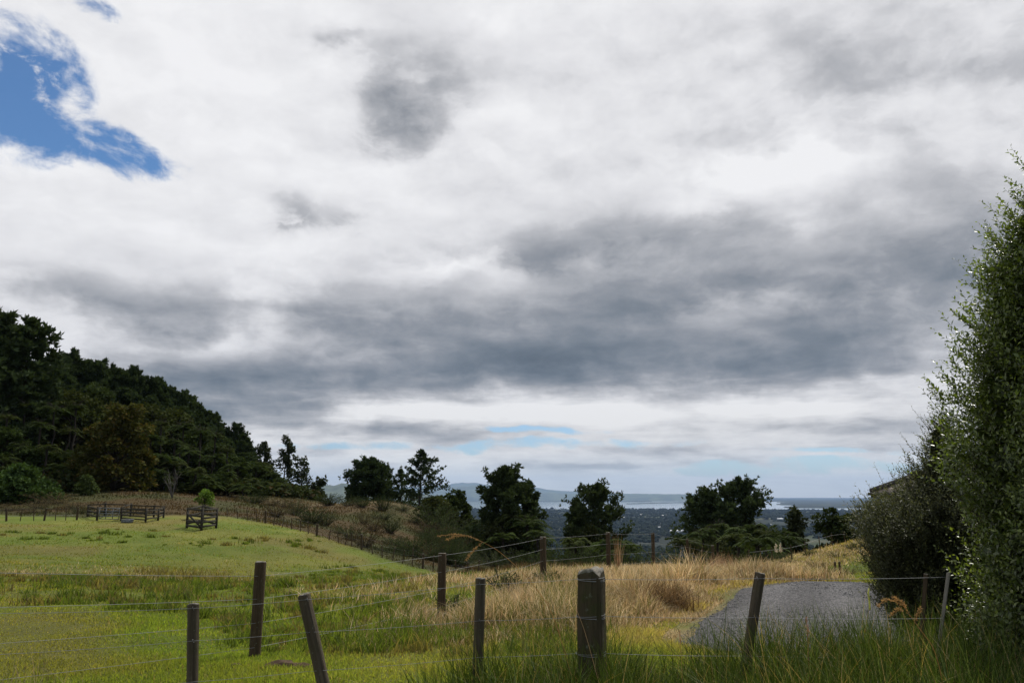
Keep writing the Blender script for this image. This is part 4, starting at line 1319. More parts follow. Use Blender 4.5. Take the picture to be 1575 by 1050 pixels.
for px, rows in ((297, (935, 985)), (473, (921.5, 972)), (738, (898, 954)), (1165, (889, 949)), (1161, (949,))):
    for py in rows:
        p = W(px, py, Ymap(px) - .048) - off
        mb = MB(); mb.add(*tube([p + np.array([-.004, .012, .012]), p + np.array([-.004, -.004, .010]), p + np.array([.004, -.004, -.010]), p + np.array([.004, .012, -.012])], .0018, 4)); mb.build('staple', M_WIRE, near)
for py, rr in ((890, .100), (947, .104), (1004, .107)):
    c0 = W(908.5, py, Ymap(908)) - off
    for dz in (0, .008, -.007):
        a_ = np.linspace(0, 2 * math.pi, 25)
        mb = MB(); mb.add(*tube(np.stack([c0[0] + rr * np.cos(a_), c0[1] + rr * np.sin(a_), c0[2] + dz + .006 * np.sin(a_ + dz * 200)], -1), .0016, 4, cap=False)); mb.build('wire_wrap', M_WIRE, near)

# ---- middle fence across the paddock
mid = empty('wire_fence', (0, 20, -.3), 0, 'middle wire fence of brown posts running back to the grass crest', 'fence')
offm = np.array([0, 20, -.3])
MP = [(-150, 838, 1066, 7.6, 22), (401, 863, 1009, 10.1, 16.5), (680, 850, 957, 14, 11.5), (835, 825, 894, 20, 9), (935, 818, 884, 24, 6.5), (1004, 819, 872, 29, 5), (1057, 828, 873, 33, 4), (1096, 838, 874, 36, 4)]
tops = []
for k, (px, pt, pb, Y, wpx) in enumerate(MP):
    t = W(px, pt, Y); g = gz(t[0], t[1]); h = t[2] - g
    b = np.array([t[0] - (.012 if k == 1 else 0), t[1], g])
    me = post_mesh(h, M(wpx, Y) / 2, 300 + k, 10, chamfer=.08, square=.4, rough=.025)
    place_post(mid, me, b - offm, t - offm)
    tops.append((t, h))
for fr, r in ((.03, .0022), (.27, .0022), (.52, .002), (.77, .002)):
    pts = [t - offm - np.array([0, .06, h * (fr + (.12 if k < 2 else 0))]) for k, (t, h) in enumerate(tops)]
    mb = MB(); P = wire_curve(pts, 12, .004); mb.add(*tube(P, r, 4)); mb.build('wire', M_WIRE, mid)

# ---- far fence along the paddock edge
far = empty('batten_fence', (-12, 56, -2), 0, 'far fence of thin slanting battens along the edge of the green paddock', 'fence')
offf = np.array([-12, 56, -2])
FP = [(349, 787, 801, 67.5, 0), (365, 787, 803, 66.5, 0), (381, 788, 804, 65.5, 0), (395, 790, 806, 64.5, 0), (408, 790, 808, 64, 1), (421, 793, 811, 63, 0), (434, 797, 813, 62, 0), (448, 801, 817, 61, 0), (462, 804, 820, 60, 0), (474, 808, 825, 59, 0),
      (487, 811, 828, 58, 1), (506, 815, 830, 57, 0), (521, 820, 837, 56, 0), (531, 823, 840, 55.5, 0), (541, 824, 843, 55, 0), (556, 826, 848, 54, 1), (573, 831, 851, 53.2, 0), (588, 840, 857, 52.5, 0), (604, 842, 861, 52, 0), (619, 846, 865, 51.5, 0), (634, 843, 869, 51, 0),
      (650, 853, 874, 50, 1), (666, 855, 878, 48.5, 0), (684, 858, 879, 47, 0), (702, 860, 880, 46, 0), (719, 866, 882, 44.5, 0), (735, 868, 884, 43, 0)]
ft = []
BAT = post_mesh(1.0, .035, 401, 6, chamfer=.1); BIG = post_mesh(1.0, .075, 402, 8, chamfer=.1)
for k, (px, pt, pb, Y, big) in enumerate(FP):
    b = W(px, pb, Y); g = gz(b[0], b[1]); h = max(.7, M(pb - pt, Y) * 1.05)
    lean = (0 if big else random.uniform(.02, .20))
    o = obj('post' if big else 'batten', BIG if big else BAT, far, np.array([b[0], b[1], g]) - offf)
    o.scale = (1, 1, h); o.rotation_euler = (random.uniform(-.05, .05), lean, random.uniform(0, 6))
    ft.append((np.array([b[0] + math.sin(lean) * h, b[1], g + h]), h))
for fr in (.08, .4, .72):
    pts = [t - offf - np.array([0, .05, h * fr]) for t, h in ft]
    mb = MB(); mb.add(*tube(np.array(pts), .0016, 3)); mb.build('wire', M_WIRE, far)

# ---- fence at the far left, and a line of stakes on the hillock
lft = empty('batten_fence', (-38, 61, 0), 0, 'old fence of dark battens below the wide green shrub', 'fence')
offl = np.array([-38, 61, 0])
lt = []
for k, (px, pt) in enumerate([(-60, 784), (-30, 785), (10, 786), (31, 784), (52, 786), (68, 783), (85, 787), (101, 788), (118, 788)]):
    Y = 61 + .02 * k; b = W(px, 800, Y); g = gz(b[0], b[1]); h = max(.9, W(px, pt, Y)[2] - g)
    o = obj('post' if k % 3 == 2 else 'batten', BIG if k % 3 == 2 else BAT, lft, np.array([b[0], b[1], g]) - offl); o.scale = (1.0, 1.0, h); o.rotation_euler = (0, random.uniform(-.12, .12), 0)
    lt.append(np.array([b[0], b[1], g + h * .9]))
mb = MB(); mb.add(*tube(np.array(lt) - offl, .018, 4)); o = mb.build('rail', M_RAIL, lft)
mb = MB(); mb.add(*tube(np.array(lt) - offl - np.array([0, 0, .45]), .008, 3)); mb.build('wire', M_WIRE, lft)
hil = empty('stake_fence', (9, 28, 0), 0, 'small stake fence climbing the dry hillock beside the road end', 'fence')
offh = np.array([9, 28, 0]); hp = []
for k, (px, pb, Y) in enumerate([(1152, 884, 30), (1172, 880, 31), (1190, 878, 32), (1218, 870, 33), (1240, 858, 36), (1262, 848, 38), (1281, 840, 40), (1300, 833, 42), (1318, 826, 44), (1338, 820, 45)]):
    b = W(px, pb, Y); g = gz(b[0], b[1]); h = .62
    o = obj('stake', BAT, hil, np.array([b[0], b[1], g]) - offh); o.scale = (.6, .6, h); o.rotation_euler = (0, random.uniform(-.08, .08), 0)
    hp.append(np.array([b[0], b[1], g + h * .85]))
mb = MB(); mb.add(*tube(np.array(hp) - offh, .004, 3)); mb.build('wire', M_WIRE, hil)
for px, pb, Y, lab in [(1286, 893, 21, 'short stake at the road end, left of two'), (1293, 892, 21, 'short stake at the road end, right of two')]:
    b = W(px, pb, Y); g = gz(b[0], b[1])
    tag(obj('stake', BAT, None, (b[0], b[1], g)), lab, 'stake', 'stakes at the road end').scale = (.9, .9, .45)

# ---- stock yard rails and the pen
def rail_panel(mb, a, b, zs, w=.13, t=.04):
    for z in zs:
        mb.add(*beam(np.array([a[0], a[1], a[2] + z]), np.array([b[0], b[1], b[2] + z]), w, t))


def gpt(px, Y):
    p = W(px, 800, Y); return np.array([p[0], p[1], gz(p[0], p[1])])


pen = empty('stock_pen', gpt(310, 56.5), 0, 'small square timber stock pen standing alone on the paddock', 'stock pen')
po = np.array(pen.location)
c = [gpt(288, 57.5), gpt(310.5, 55.6), gpt(333, 57.8), gpt(311, 59.8)]
ph = [1.38, 1.5, 1.36, 1.3]
for p, h in zip(c, ph):
    mb = MB(); mb.add(*box((0, 0, h / 2 - .1), (.15, .15, h + .2), .5)); mb.build('post', M_RAIL, pen, p - po)
for a, b, zs, brace in ((c[0], c[1], (.2, .5, .9, 1.3), True), (c[1], c[2], (.25, .52, .78, 1.04, 1.3), False), (c[2], c[3], (.3, .8, 1.25), False), (c[3], c[0], (.3, .8, 1.25), False)):
    for z in zs:
        mb = MB(); mb.add(*beam(a - po + np.array([0, -.09, z]), b - po + np.array([0, -.09, z]), .13, .05)); mb.build('rail', M_RAIL, pen)
    if brace:
        mb = MB(); mb.add(*beam(a - po + np.array([0, -.15, 1.0]), b - po + np.array([0, -.15, .25]), .12, .05)); mb.build('brace', M_RAIL, pen)
yard = empty('stock_yard', gpt(195, 61), 0, 'low timber stock yard with rails and a metal gate before the brown bank', 'stock yard')
yo = np.array(yard.location)
yp = [(p_, Y_, h_ * .84) for p_, Y_, h_ in [(134, 64, 1.1), (149, 60.5, 1.15), (186, 60.5, 1.15), (224, 60, 1.2), (243, 62, 1.05), (251, 64, 1.05), (200, 64.5, 1.2), (160, 64.5, 1.2), (236, 64.5, 1.1)]]
Yp = []
for px, Y, h in yp:
    p = gpt(px, Y); Yp.append(p)
    mb = MB(); mb.add(*box((0, 0, h / 2 - .1), (.13, .13, h + .2), .3)); mb.build('post', M_RAIL, yard, p - yo)
for a, b, zs in ((0, 1, (.3, .6, .95)), (2, 3, (.25, .5, .75, 1.02)), (3, 4, (.3, .6, .92)), (4, 5, (.3, .6, .92)), (0, 7, (.4, .7, 1.05)), (7, 6, (.4, .7, 1.05)), (6, 8, (.4, .7, 1.0)), (8, 5, (.4, .7, 1.0)), (2, 6, (.4, .75, 1.1))):
    for z in zs:
        mb = MB(); mb.add(*beam(Yp[a] - yo + np.array([0, -.1, z * .84]), Yp[b] - yo + np.array([0, -.1, z * .84]), .085, .04)); mb.build('rail', M_RAIL, yard)
gt = MB()
ga, gb = Yp[1] - yo + np.array([.15, -.02, 0]), Yp[2] - yo + np.array([-.15, -.02, 0])
for z in (.12, .31, .5, .68, .88): gt.add(*tube([ga + np.array([0, 0, z]), gb + np.array([0, 0, z])], .028, 6))
for s in (0, .33, .67, 1.0): gt.add(*tube([ga + (gb - ga) * s + np.array([0, 0, .12]), ga + (gb - ga) * s + np.array([0, 0, .88])], .028, 6))
gt.add(*tube([ga + np.array([0, .0, .12]), gb + np.array([0, 0, .88])], .022, 6))
gt.build('metal_gate', M_STEEL, yard)
# water trough by the gate
tr = MB(); p = gpt(196, 59.4)
tr.add(*box((0, 0, .11), (.7, .4, .22), .1)); tr.add(*box((0, 0, .23), (.78, .46, .04), .1))
tag(tr.build('water_trough', M_STEEL, None, p), 'low grey water trough at the foot of the stock yard rails', 'trough')

# ------------------------------------------------------------------ house behind the grey bush
hx, hy = M(1331 - 787.5, 34), 34.0
ez = W(1331, 758.5, 34)[2]
hg = gz(hx + 4, hy + 4)
house = empty('house', (hx, hy, hg), R(-30), 'single storey house with brown tiled roof behind the grey green bush', 'house')
eh = ez - hg; LX, LY = 12.0, 9.0; ov = .55; rise = 1.9
mb = MB(); mb.add(*box((LX / 2, LY / 2, eh / 2 - .6), (LX - 2 * ov, LY - 2 * ov, eh + 1.15))); mb.build('wall', M_HOUSEWALL, house)
# hip roof in overlapping tile courses
mb = MB(); nC = 9
def ring(t):
    i = t * LY / 2
    return np.array([[i, i, eh + rise * t], [LX - i, i, eh + rise * t], [LX - i, LY - i, eh + rise * t], [i, LY - i, eh + rise * t]])
for k in range(nC):
    a, b = ring(k / nC), ring((k + 1.12) / nC if k < nC - 1 else .999)
    a = a + np.array([0, 0, .07]); b = b + np.array([0, 0, .035])
    V = np.concatenate([a, b, a - np.array([0, 0, .07])])
    F = [[j, (j + 1) % 4, 4 + (j + 1) % 4, 4 + j] for j in range(4)] + [[8 + j, 8 + (j + 1) % 4, (j + 1) % 4, j] for j in range(4)]
    mb.add(V, [np.array(F)])
roof = mb.build('roof', M_ROOF, house)
mb = MB()
for cx, cy, tx, ty in ((0, 0, LY / 2, LY / 2), (LX, 0, LX - LY / 2, LY / 2), (0, LY, LY / 2, LY / 2), (LX, LY, LX - LY / 2, LY / 2)):
    mb.add(*tube([(cx, cy, eh + .1), (tx, ty, eh + rise + .08)], .11, 6))
mb.add(*tube([(LY / 2, LY / 2, eh + rise + .06), (LX - LY / 2, LY / 2, eh + rise + .06)], .11, 6))
mb.build('ridge_cap', M_FASCIA, roof)
mb = MB()
for a, b in (((0, 0), (LX, 0)), ((LX, 0), (LX, LY)), ((LX, LY), (0, LY)), ((0, LY), (0, 0))):
    mb.add(*beam((a[0], a[1], eh - .09), (b[0], b[1], eh - .09), .17, .05))
mb.build('fascia', M_FASCIA, roof)
mb = MB()
for a, b in (((-.07, -.07), (LX, -.07)), ((-.07, LY), (-.07, -.07))): mb.add(*tube([(*a, eh - .02), (*b, eh - .02)], .06, 8))
mb.build('gutter', M_FASCIA, roof)
mb = MB(); mb.add(*box((LX / 2, LY / 2, eh - .2), (LX - .1, LY - .1, .03))); mb.build('soffit', M_WHITE, roof)
for wx_, ww in ((2.0, 1.6), (5.0, 2.2), (8.6, 1.6)):
    mb = MB(); mb.add(*box((wx_, ov - .03, eh - 1.0), (ww, .08, 1.1))); f = mb.build('window', M_WHITE, house)
    mb = MB(); mb.add(*box((wx_ - ww / 4, ov - .08, eh - 1.0), (ww / 2 - .12, .03, .96))); mb.add(*box((wx_ + ww / 4, ov - .08, eh - 1.0), (ww / 2 - .12, .03, .96))); mb.build('pane', M_GLASS, f)

# ------------------------------------------------------------------ pale roofs on the far plain
sheds = [(903, 794, 60, 12, 'long pale shed roof on the plain behind the uneven pine'), (948, 797, 30, 10, 'pale shed roof just right of the uneven pine'), (962, 797, 26, 9, 'white shed roof next to the pale one right of the uneven pine'), (985, 792, 18, 8, 'small white roof in the middle of the far plain, highest in view'),
         (1019, 794, 18, 9, 'small white roof on the far plain near the spreading pines'), (972, 812, 24, 8, 'pale roof low on the plain behind the fence wires'), (1040, 819, 46, 10, 'long low glasshouse roof on the plain left of the spreading pines'), (1056, 818, 30, 9, 'short glasshouse roof touching the spreading pines'),
         (1200, 799, 34, 9, 'white packing shed beside the narrow inlet'), (1182, 808, 26, 8, 'pale shed roof between spreading pines and upright tree'), (876, 806, 26, 8, 'grey white shed half hidden by the short pine'), (1016, 812, 20, 8, 'pale little barn roof on the dark plain')]
for px, py, w, h, lab in sheds:
    d = (py - 762) / FPX; r = (148) / d
    p = W(px, py, r); z = gz(p[0], p[1]); h = h * .7
    root = empty('farm_shed', (p[0], p[1], z), random.uniform(-.4, .4), lab, 'shed', 'pale sheds on the far plain')
    mb = MB(); mb.add(*box((0, 0, h / 2), (w, w * .45, h))); mb.build('wall', M_HOUSEWALL, root)
    x, y = w / 2 + .5, w * .225 + .5
    V = np.array([[-x, -y, h + .05], [x, -y, h + .05], [x, y, h + .05], [-x, y, h + .05], [-x, 0, h * 1.9], [x, 0, h * 1.9]])
    mb = MB(); mb.add(V, [np.array([[0, 1, 5, 4], [2, 3, 4, 5], [3, 2, 1, 0]]), np.array([[0, 4, 3], [1, 2, 5]])]); mb.build('roof', M_SHED, root)

# yellow-green marker peg at the road edge, clods and a stump
p = W(1337, 934, 13.0); g = gz(p[0], p[1])
mb = MB(); mb.add(*tube([(0, 0, -.1), (.01, 0, .12), (.0, 0, .28), (.03, 0, .38)], [.012, .014, .013, .006], 6)); tag(mb.build('marker_peg', M_PEG, None, (p[0], p[1], g)), 'thin yellow marker peg on the right edge of the gravel', 'marker peg')
q = np.random.default_rng(31)
for k, (px, py, s, lab) in enumerate([(431, 1024, .085, 'rugged brown earth clod below the brown upright post'), (452, 1022, .06, 'smaller clod touching the rugged one beside the leaning post'), (468, 1018, .055, 'pale clod right behind the leaning post'), (361, 1032, .04, 'small lone clod left of the brown upright post')]):
    Y = 9.3; p = W(px, py, Y); g = gz(p[0], p[1])
    v = nrm(q.normal(size=(90, 3))); bmx = __import__('bmesh').new()
    for a in v: bmx.verts.new(a * np.array([s * 1.5, s, s * .6]) * (1 + .28 * q.normal()))
    __import__('bmesh').ops.convex_hull(bmx, input=bmx.verts)
    me = bpy.data.meshes.new('clod'); bmx.to_mesh(me); bmx.free(); me.materials.append(M_EARTH)
    tag(obj('earth_clod', me, None, (p[0], p[1], g + s * .2)), lab, 'clod', 'earth clods by the fence')
p = W(790, 899, 17.5); g = gz(p[0], p[1])
mb = MB(); mb.add(*tube([(-.28, 0, .08), (-.1, .02, .12), (.12, 0, .10), (.3, .03, .05)], [.09, .11, .10, .07], 8, rough=.12, seed=4)); tag(mb.build('log', M_BARK, None, (p[0], p[1], g)), 'short reddish brown log lying in the grass by the middle fence', 'log')
HAZE_D = 2.1e-5
# ------------------------------------------------------------------ grass
def blades(x, y, z, h, w, q, S=3, bend=.5, col=None, wind=0.0, stiff=1.0):
    n = len(x)
    a = q.uniform(0, 2 * math.pi, n)
    b = np.stack([np.cos(a) + wind, np.sin(a)], -1); b /= np.maximum(np.linalg.norm(b, axis=1, keepdims=True), 1e-6)
    s = q.uniform(0, 2 * math.pi, n)
    side = np.stack([np.cos(s), np.sin(s), np.zeros(n)], -1)
    bd = np.abs(q.normal(0, bend, n)) + .08
    t = np.linspace(0, 1, S + 1)
    hor = (h * bd)[:, None] * t[None] ** (1.9 * stiff)
    ver = h[:, None] * (t[None] - (np.minimum(bd, 1.6) * .32)[:, None] * t[None] ** 2.6)
    cx = x[:, None] + b[:, :1] * hor; cy = y[:, None] + b[:, 1:] * hor; cz = z[:, None] + ver
    ww = w[:, None] * np.maximum(1 - t[None] ** 1.6, .04)
    P = np.stack([cx, cy, cz], -1)
    V = np.stack([P - side[:, None] * ww[..., None], P + side[:, None] * ww[..., None]], 2).reshape(-1, 3)
    k = (S + 1) * 2
    i = np.arange(n)[:, None] * k; j = np.arange(S)[None] * 2
    F = np.stack([i + j, i + j + 1, i + j + 3, i + j + 2], -1).reshape(-1, 4)
    return V, F, np.repeat(col, k, 0)


def to_px(x, y, z):
    d = np.stack([x, y, z - EYE], -1)
    f = d @ FWD
    return 787.5 + FPX * x / f, 525 - FPX * (d @ UPV) / f


# ---- paddock grass: short blades, one mass
q = np.random.default_rng(100)
n = 470000
az_ = q.uniform(R(-37), R(33), n)
r = (6.0 ** -.55 + q.random(n) * (68.0 ** -.55 - 6.0 ** -.55)) ** (1 / -.55)
x = r * np.sin(az_); y = r * np.cos(az_)
dry, scrub = zones(x, y)
cl = fbm(x * .8 + 31, y * .8, 3)
keep = (scrub < .5 + .3 * q.random(n)) & ~on_road(x, y, -.05) & (q.random(n) > dry * .35) & (q.random(n) < .45 + cl) & ~((x > 1.0) & (y < 8) & (q.random(n) < .5))
x, y, r, dry, cl = x[keep], y[keep], r[keep], dry[keep], cl[keep]; n = len(x)
z = height(x, y)
h = (.03 + .07 * np.clip(cl * 2 - .5, 0, 1.2) * q.uniform(.5, 1.3, n) + .02 * q.random(n)) * (1 + dry * 1.2) * (.72 + .2 * sstep(24, 40, r))
col = turf_colour(x, y) * q.uniform(.75, 1.35, (n, 1)) * (1 + .42 * sstep(28, 12, r))[:, None]  # near blades lightened to offset the shade they throw on each other
st = q.random(n) < (.05 + .5 * dry + .16 * .8 * sstep(.52, .72, fbm(x * .3 + 60, y * .3, 3)))
col[st] = np.array([0.34, 0.26, 0.12]) * q.uniform(.6, 1.2, (st.sum(), 1))
tag(mk('paddock_grass', *[v for v in blades(x, y, z - .01, h, .0022 + .00042 * r * q.uniform(.7, 1.3, n), q, 2, .55, col)[:2]], M_GRASS, col=np.repeat(col, 6, 0)), 'short green and straw coloured grass of the paddock', 'grass', kind='stuff')

# ---- tufts of longer grass and weeds scattered on the paddock
mb = MB()
tf = []
for k in range(1700):
    a = R(q.uniform(-35, 6)); rr = 7 + 53 * q.random() ** 1.6
    if vnoise(rr * math.sin(a) * .16 + 3, rr * math.cos(a) * .16) < .5: continue
    tf.append((rr * math.sin(a), rr * math.cos(a), q.uniform(.08, .30), q.random()))
for px, py, Y, s in [(255, 835, 34, .5), (285, 835, 34, .55), (235, 830, 35, .45), (300, 845, 31, .5), (330, 850, 30, .5), (270, 850, 30, .4), (320, 860, 28, .45), (345, 835, 34, .45), (262, 842, 32, .55), (360, 850, 30, .4), (225, 858, 28, .35),
                     (520, 985, 11.4, .42), (530, 990, 11.3, .4), (560, 1000, 10.4, .3), (610, 990, 11.2, .45), (598, 1000, 10.6, .4), (640, 996, 10.8, .42), (570, 985, 11.5, .35), (625, 980, 12, .5), (108, 890, 21, .4), (150, 895, 20, .35)]:
    p = W(px, py, Y); tf.append((p[0], p[1], s, .9 if Y > 12 else .3))
for tx, ty, s, kd in tf:
    if zones(np.array([tx]), np.array([ty]))[1][0] > .5 or on_road(np.array([tx]), np.array([ty]))[0]: continue
    m = int(q.uniform(20, 95)); e1 = q.uniform(.25, 1.1); e2 = q.uniform(.25, .8); xx = tx + q.normal(0, s * e1, m); yy = ty + q.normal(0, s * e2, m)
    c = (np.array([0.095, 0.13, 0.025]) if kd < .7 else np.array([0.16, 0.135, 0.055])) * q.uniform(.6, 1.3, (m, 1))
    mb.add(*blades(xx, yy, height(xx, yy) - .02, s * q.uniform(.5, 1.2, m), np.full(m, .004 + .00042 * math.hypot(tx, ty)), q, 3, .55, c))
tag(mb.build('grass_tufts', M_GRASS), 'longer grass tufts and dry weeds scattered over the paddock', 'grass', kind='stuff')

# ---- dry bleached grass along the middle fence and road
n = 150000
q = np.random.default_rng(101)
k = q.integers(0, len(DRY), n); DA = np.array(DRY)
wgt = DA[:, 2] ** 1.2 * DA[:, 3] / DA[:, 1] ** .7
k = q.choice(len(DRY), n, p=wgt / wgt.sum())
x = DA[k, 0] + q.normal(0, .62, n) * DA[k, 2]; y = DA[k, 1] + q.normal(0, .62, n) * DA[k, 2]
dry, scrub = zones(x, y)
keep = ~on_road(x, y, .12) & (q.random(n) < dry * 1.3) & (y > 8.2)
x, y, dry = x[keep], y[keep], dry[keep]; n = len(x); r = np.hypot(x, y)
z = height(x, y)
cl = fbm(x * 1.1 + 3, y * 1.1, 3)
tall = np.exp(-((x - 2.3) ** 2 + (y - 16.5) ** 2) / 9) + .8 * np.exp(-((x - 4.9) ** 2 + (y - 24) ** 2) / 16)
h = (.10 + .50 * np.clip(cl * 2.4 - .8, 0, 1) * (.4 + .8 * dry) * sstep(30, 15, r) + .16 * tall + .05) * q.uniform(.55, 1.25, n) * sstep(7.5, 11, y) * (0.45 + .55 * sstep(10.5, 13, y))
h = h * (.22 + .78 * sstep(.05, 1.3, np.interp(y, [p[0] for p in RL], [p[1] for p in RL]) - x + 9 * (y > 19)))
pal = np.array([[0.62, 0.49, 0.28], [0.70, 0.59, 0.39], [0.42, 0.29, 0.15], [0.32, 0.28, 0.10], [0.58, 0.42, 0.23]])
col = pal[q.integers(0, 5, n)] * q.uniform(.6, 1.2, (n, 1)) * (.60 + .85 * fbm(x * .9 + 20, y * .9, 3))[:, None]
gr = q.random(n) < .06 + .40 * sstep(2.2, .6, x) * sstep(.45, .65, fbm(x * .5 + 70, y * .5, 3)); col[gr] = np.array([0.12, 0.14, 0.03]) * q.uniform(.7, 1.2, (gr.sum(), 1))
V, F, cc = blades(x, y, z - .02, h, .0024 + .00032 * r, q, 4, .55, col, .25)
tag(mk('dry_grass', V, F, M_STRAW, col=cc), 'bleached tan long grass between the middle fence and the gravel road', 'grass', kind='stuff')

# ---- rough grass of the brown hillside and the hillock
n = 130000
q = np.random.default_rng(102)
a = R(-36) + q.random(n) * R(62); r = 22 * (125 / 22) ** (q.random(n))
x = r * np.sin(a); y = r * np.cos(a)
dry, scrub = zones(x, y)
keep = (scrub > .45) & (q.random(n) < .9)
x, y, r, dry = x[keep], y[keep], r[keep], dry[keep]; n = len(x)
z = height(x, y)
cl = fbm(x * .35 + 3, y * .35, 3)
h = (.08 + .34 * np.clip(cl * 2.2 - .8, 0, 1)) * q.uniform(.5, 1.3, n)
col = turf_colour(x, y) * q.uniform(.8, 1.2, (n, 1))
V, F, cc = blades(x, y, z - .02, h, .006 + .00055 * r, q, 2, .5, col)
tag(mk('rough_grass', V, F, M_STRAW, col=cc), 'rough brown grass covering the hillside and the hillock', 'grass', kind='stuff')

# ---- loose stones on the gravel
q = np.random.default_rng(140)
n = 9000
y = 8.5 + 10 * q.random(n) ** 1.1; t = np.where(q.random(n) < .5, q.beta(.5, .5, n), q.random(n))
l = np.interp(y, [p[0] for p in RL], [p[1] for p in RL]); rr = np.interp(y, [p[0] for p in RR], [p[1] for p in RR])
x = l - .1 + (rr - l + .2) * t; z = height(x, y) + .035 - .10 * (np.abs(t - .5) * 2) ** 6
s = q.uniform(.004, .0125, n) * (1 + (q.random(n) < .05))
V = ico[None] * (1 + .25 * q.normal(size=(n, 11, 1))) * (s[:, None] * np.array([1, 1, .7]))[:, None] + np.stack([x, y, z], -1)[:, None]
F = (np.arange(n)[:, None, None] * 11 + fi[None]).reshape(-1, 3)
c = np.repeat(np.array([.12, .118, .115])[None] * q.uniform(.6, 1.5, (n, 1)), 11, 0)
tag(mk('loose_stones', V.reshape(-1, 3), F, M_STONE, col=c), 'loose grey stones scattered on the gravel road', 'stones', kind='stuff')

# ---- tall lush grass in front, along the nearest fence
q = np.random.default_rng(103)
xs, ys = [], []
for k in range(1750):
    cx = q.uniform(-.75, 4.3); cy = q.uniform(4.4, 7.1)
    fade = sstep(-.8, .3, cx + .3 * q.random())
    if q.random() > fade * (.15 + 1.35 * vnoise(cx * 1.6 + 7, cy * 1.6)): continue
    m = int(q.uniform(12, 30)); xs.append(cx + q.normal(0, .085, m)); ys.append(cy + q.normal(0, .085, m))
x = np.concatenate(xs); y = np.concatenate(ys); n = len(x)
z = height(x, y)
lum = np.interp(x, [-.8, -.2, .3, .75, 1.1, 1.6, 2.1, 2.5, 2.9, 3.4, 4.5], [.42, .49, .50, .57, .38, .60, .62, .66, .68, .62, .54])
h = lum * q.uniform(.45, 1.12, n) * (.90 + .42 * fbm(x * 2.1, y * 2.1, 2)) * 1.12
col = np.array([0.041, 0.066, 0.012]) * q.uniform(.5, 1.6, (n, 1))  # green darkened to stand in for shade over the front grass
bl = q.random(n) < .14; col[bl] = np.array([0.13, 0.18, 0.06]) * q.uniform(.8, 1.3, (bl.sum(), 1))
de = q.random(n) < .07; col[de] = np.array([0.36, 0.28, 0.14]) * q.uniform(.7, 1.1, (de.sum(), 1))
V, F, cc = blades(x, y, z - .03, h, q.uniform(.0026, .0058, n), q, 7, .42, col, -.15)
tag(mk('tall_grass', V, F, M_TALL, col=cc), 'lush tall green grass along the nearest fence in front', 'grass', kind='stuff')

# ---- dry stalks at the near left corner
q = np.random.default_rng(104)
n = 1100
x = q.normal(-3.75, .40, n); y = q.normal(6.2, .45, n); z = height(x, y)
h = q.uniform(.12, .5, n) * np.exp(-((x + 3.85) / .5) ** 2) * 1.3 + .12
col = np.array([0.42, 0.34, 0.20]) * q.uniform(.5, 1.15, (n, 1)); g = q.random(n) < .3; col[g] = np.array([0.10, 0.13, 0.03])
V, F, cc = blades(x, y, z - .02, h, q.uniform(.0018, .0035, n), q, 5, .4, col)
tag(mk('dry_stalks', V, F, M_STRAW, col=cc), 'thin pale dry stalks in the near left corner', 'grass', kind='stuff')

# ---- tussock of brown strands, pampas and single seed stalks
def tussock(name, px, py, Y, hgt, m, cols, label, cat, bend=.9, spread=.12, w=.005, mat=None):
    p = W(px, py, Y); g = gz(p[0], p[1]); qq = np.random.default_rng(int(px))
    xx = qq.normal(0, spread, m); yy = qq.normal(0, spread, m)
    c = np.array(cols)[qq.integers(0, len(cols), m)] * qq.uniform(.6, 1.2, (m, 1))
    V, F, cc = blades(xx, yy, np.zeros(m) - .03, hgt * qq.uniform(.6, 1.15, m), np.full(m, w), qq, 6, bend, c)
    return tag(mk(name, V, F, mat or M_STRAW, None, (p[0], p[1], g), cc), label, cat)


tussock('tussock', 1018, 938, 14.4, .62, 900, [(0.20, 0.13, 0.06), (0.32, 0.22, 0.11), (0.09, 0.055, 0.025)], 'dark brown drooping tussock at the road edge among bleached grass', 'tussock', 1.0, .22, .007)
tussock('tussock', 1000, 930, 14.9, .60, 500, [(0.10, 0.06, 0.03), (0.15, 0.09, 0.04)], 'darker brown tussock close behind the drooping one', 'tussock', .9, .20, .007)
for k, (px, py, Y, hh, lab) in enumerate([(951, 884, 23.5, 1.15, 'upright tan seed clump beside the fence post on the crest'), (1110, 890, 22, .72, 'rusty dead clump of stalks left of the right-leaning post'), (1120, 888, 22.5, .66, 'rusty dead clump just right of its twin above the road edge'), (1098, 888, 23.5, .70, 'pale feathery clump behind the rusty dead clumps')]):
    tussock('seed_clump', px, py, Y, hh, 46 if k == 0 else 110, [(0.36, 0.25, 0.15), (0.42, 0.28, 0.17), (0.26, 0.15, 0.08)], lab, 'dry plant', .12 if k == 0 else .30, .05 if k == 0 else .16, .007)
for k, (px, top, Y, lab) in enumerate([(1192, 817, 46, 'pale feathery plume by the dark rounded tree, left of two'), (1199, 818, 46, 'pale feathery plume by the dark rounded tree, right of two')]):
    loc, h = stand(px, top, Y); h = min(h, 1.5)
    root = empty('pampas_plume', (loc[0], loc[1], gz(loc[0], loc[1])), 0, lab, 'pampas plume', 'pampas plumes on the hillock')
    mb = MB(); mb.add(*tube([(0, 0, 0), (0, 0, h - .4)], [.015, .012], 4), (0.3, 0.25, 0.12)); mb.build('stem', M_STRAW, root)
    m = 70; t = q.random(m); P = np.stack([q.normal(0, .025, m), q.normal(0, .025, m), h - .5 + .5 * t], -1)
    mb = MB(); mb.add(*leaves(P, nrm(q.normal(0, .4, (m, 3)) + np.array([0, 0, 1.0])), rand_dirs(m, q), .14 * (1.2 - t), .02, .2, (0.52, 0.47, 0.37), q, .15)); mb.build('plume', M_STRAW, root)


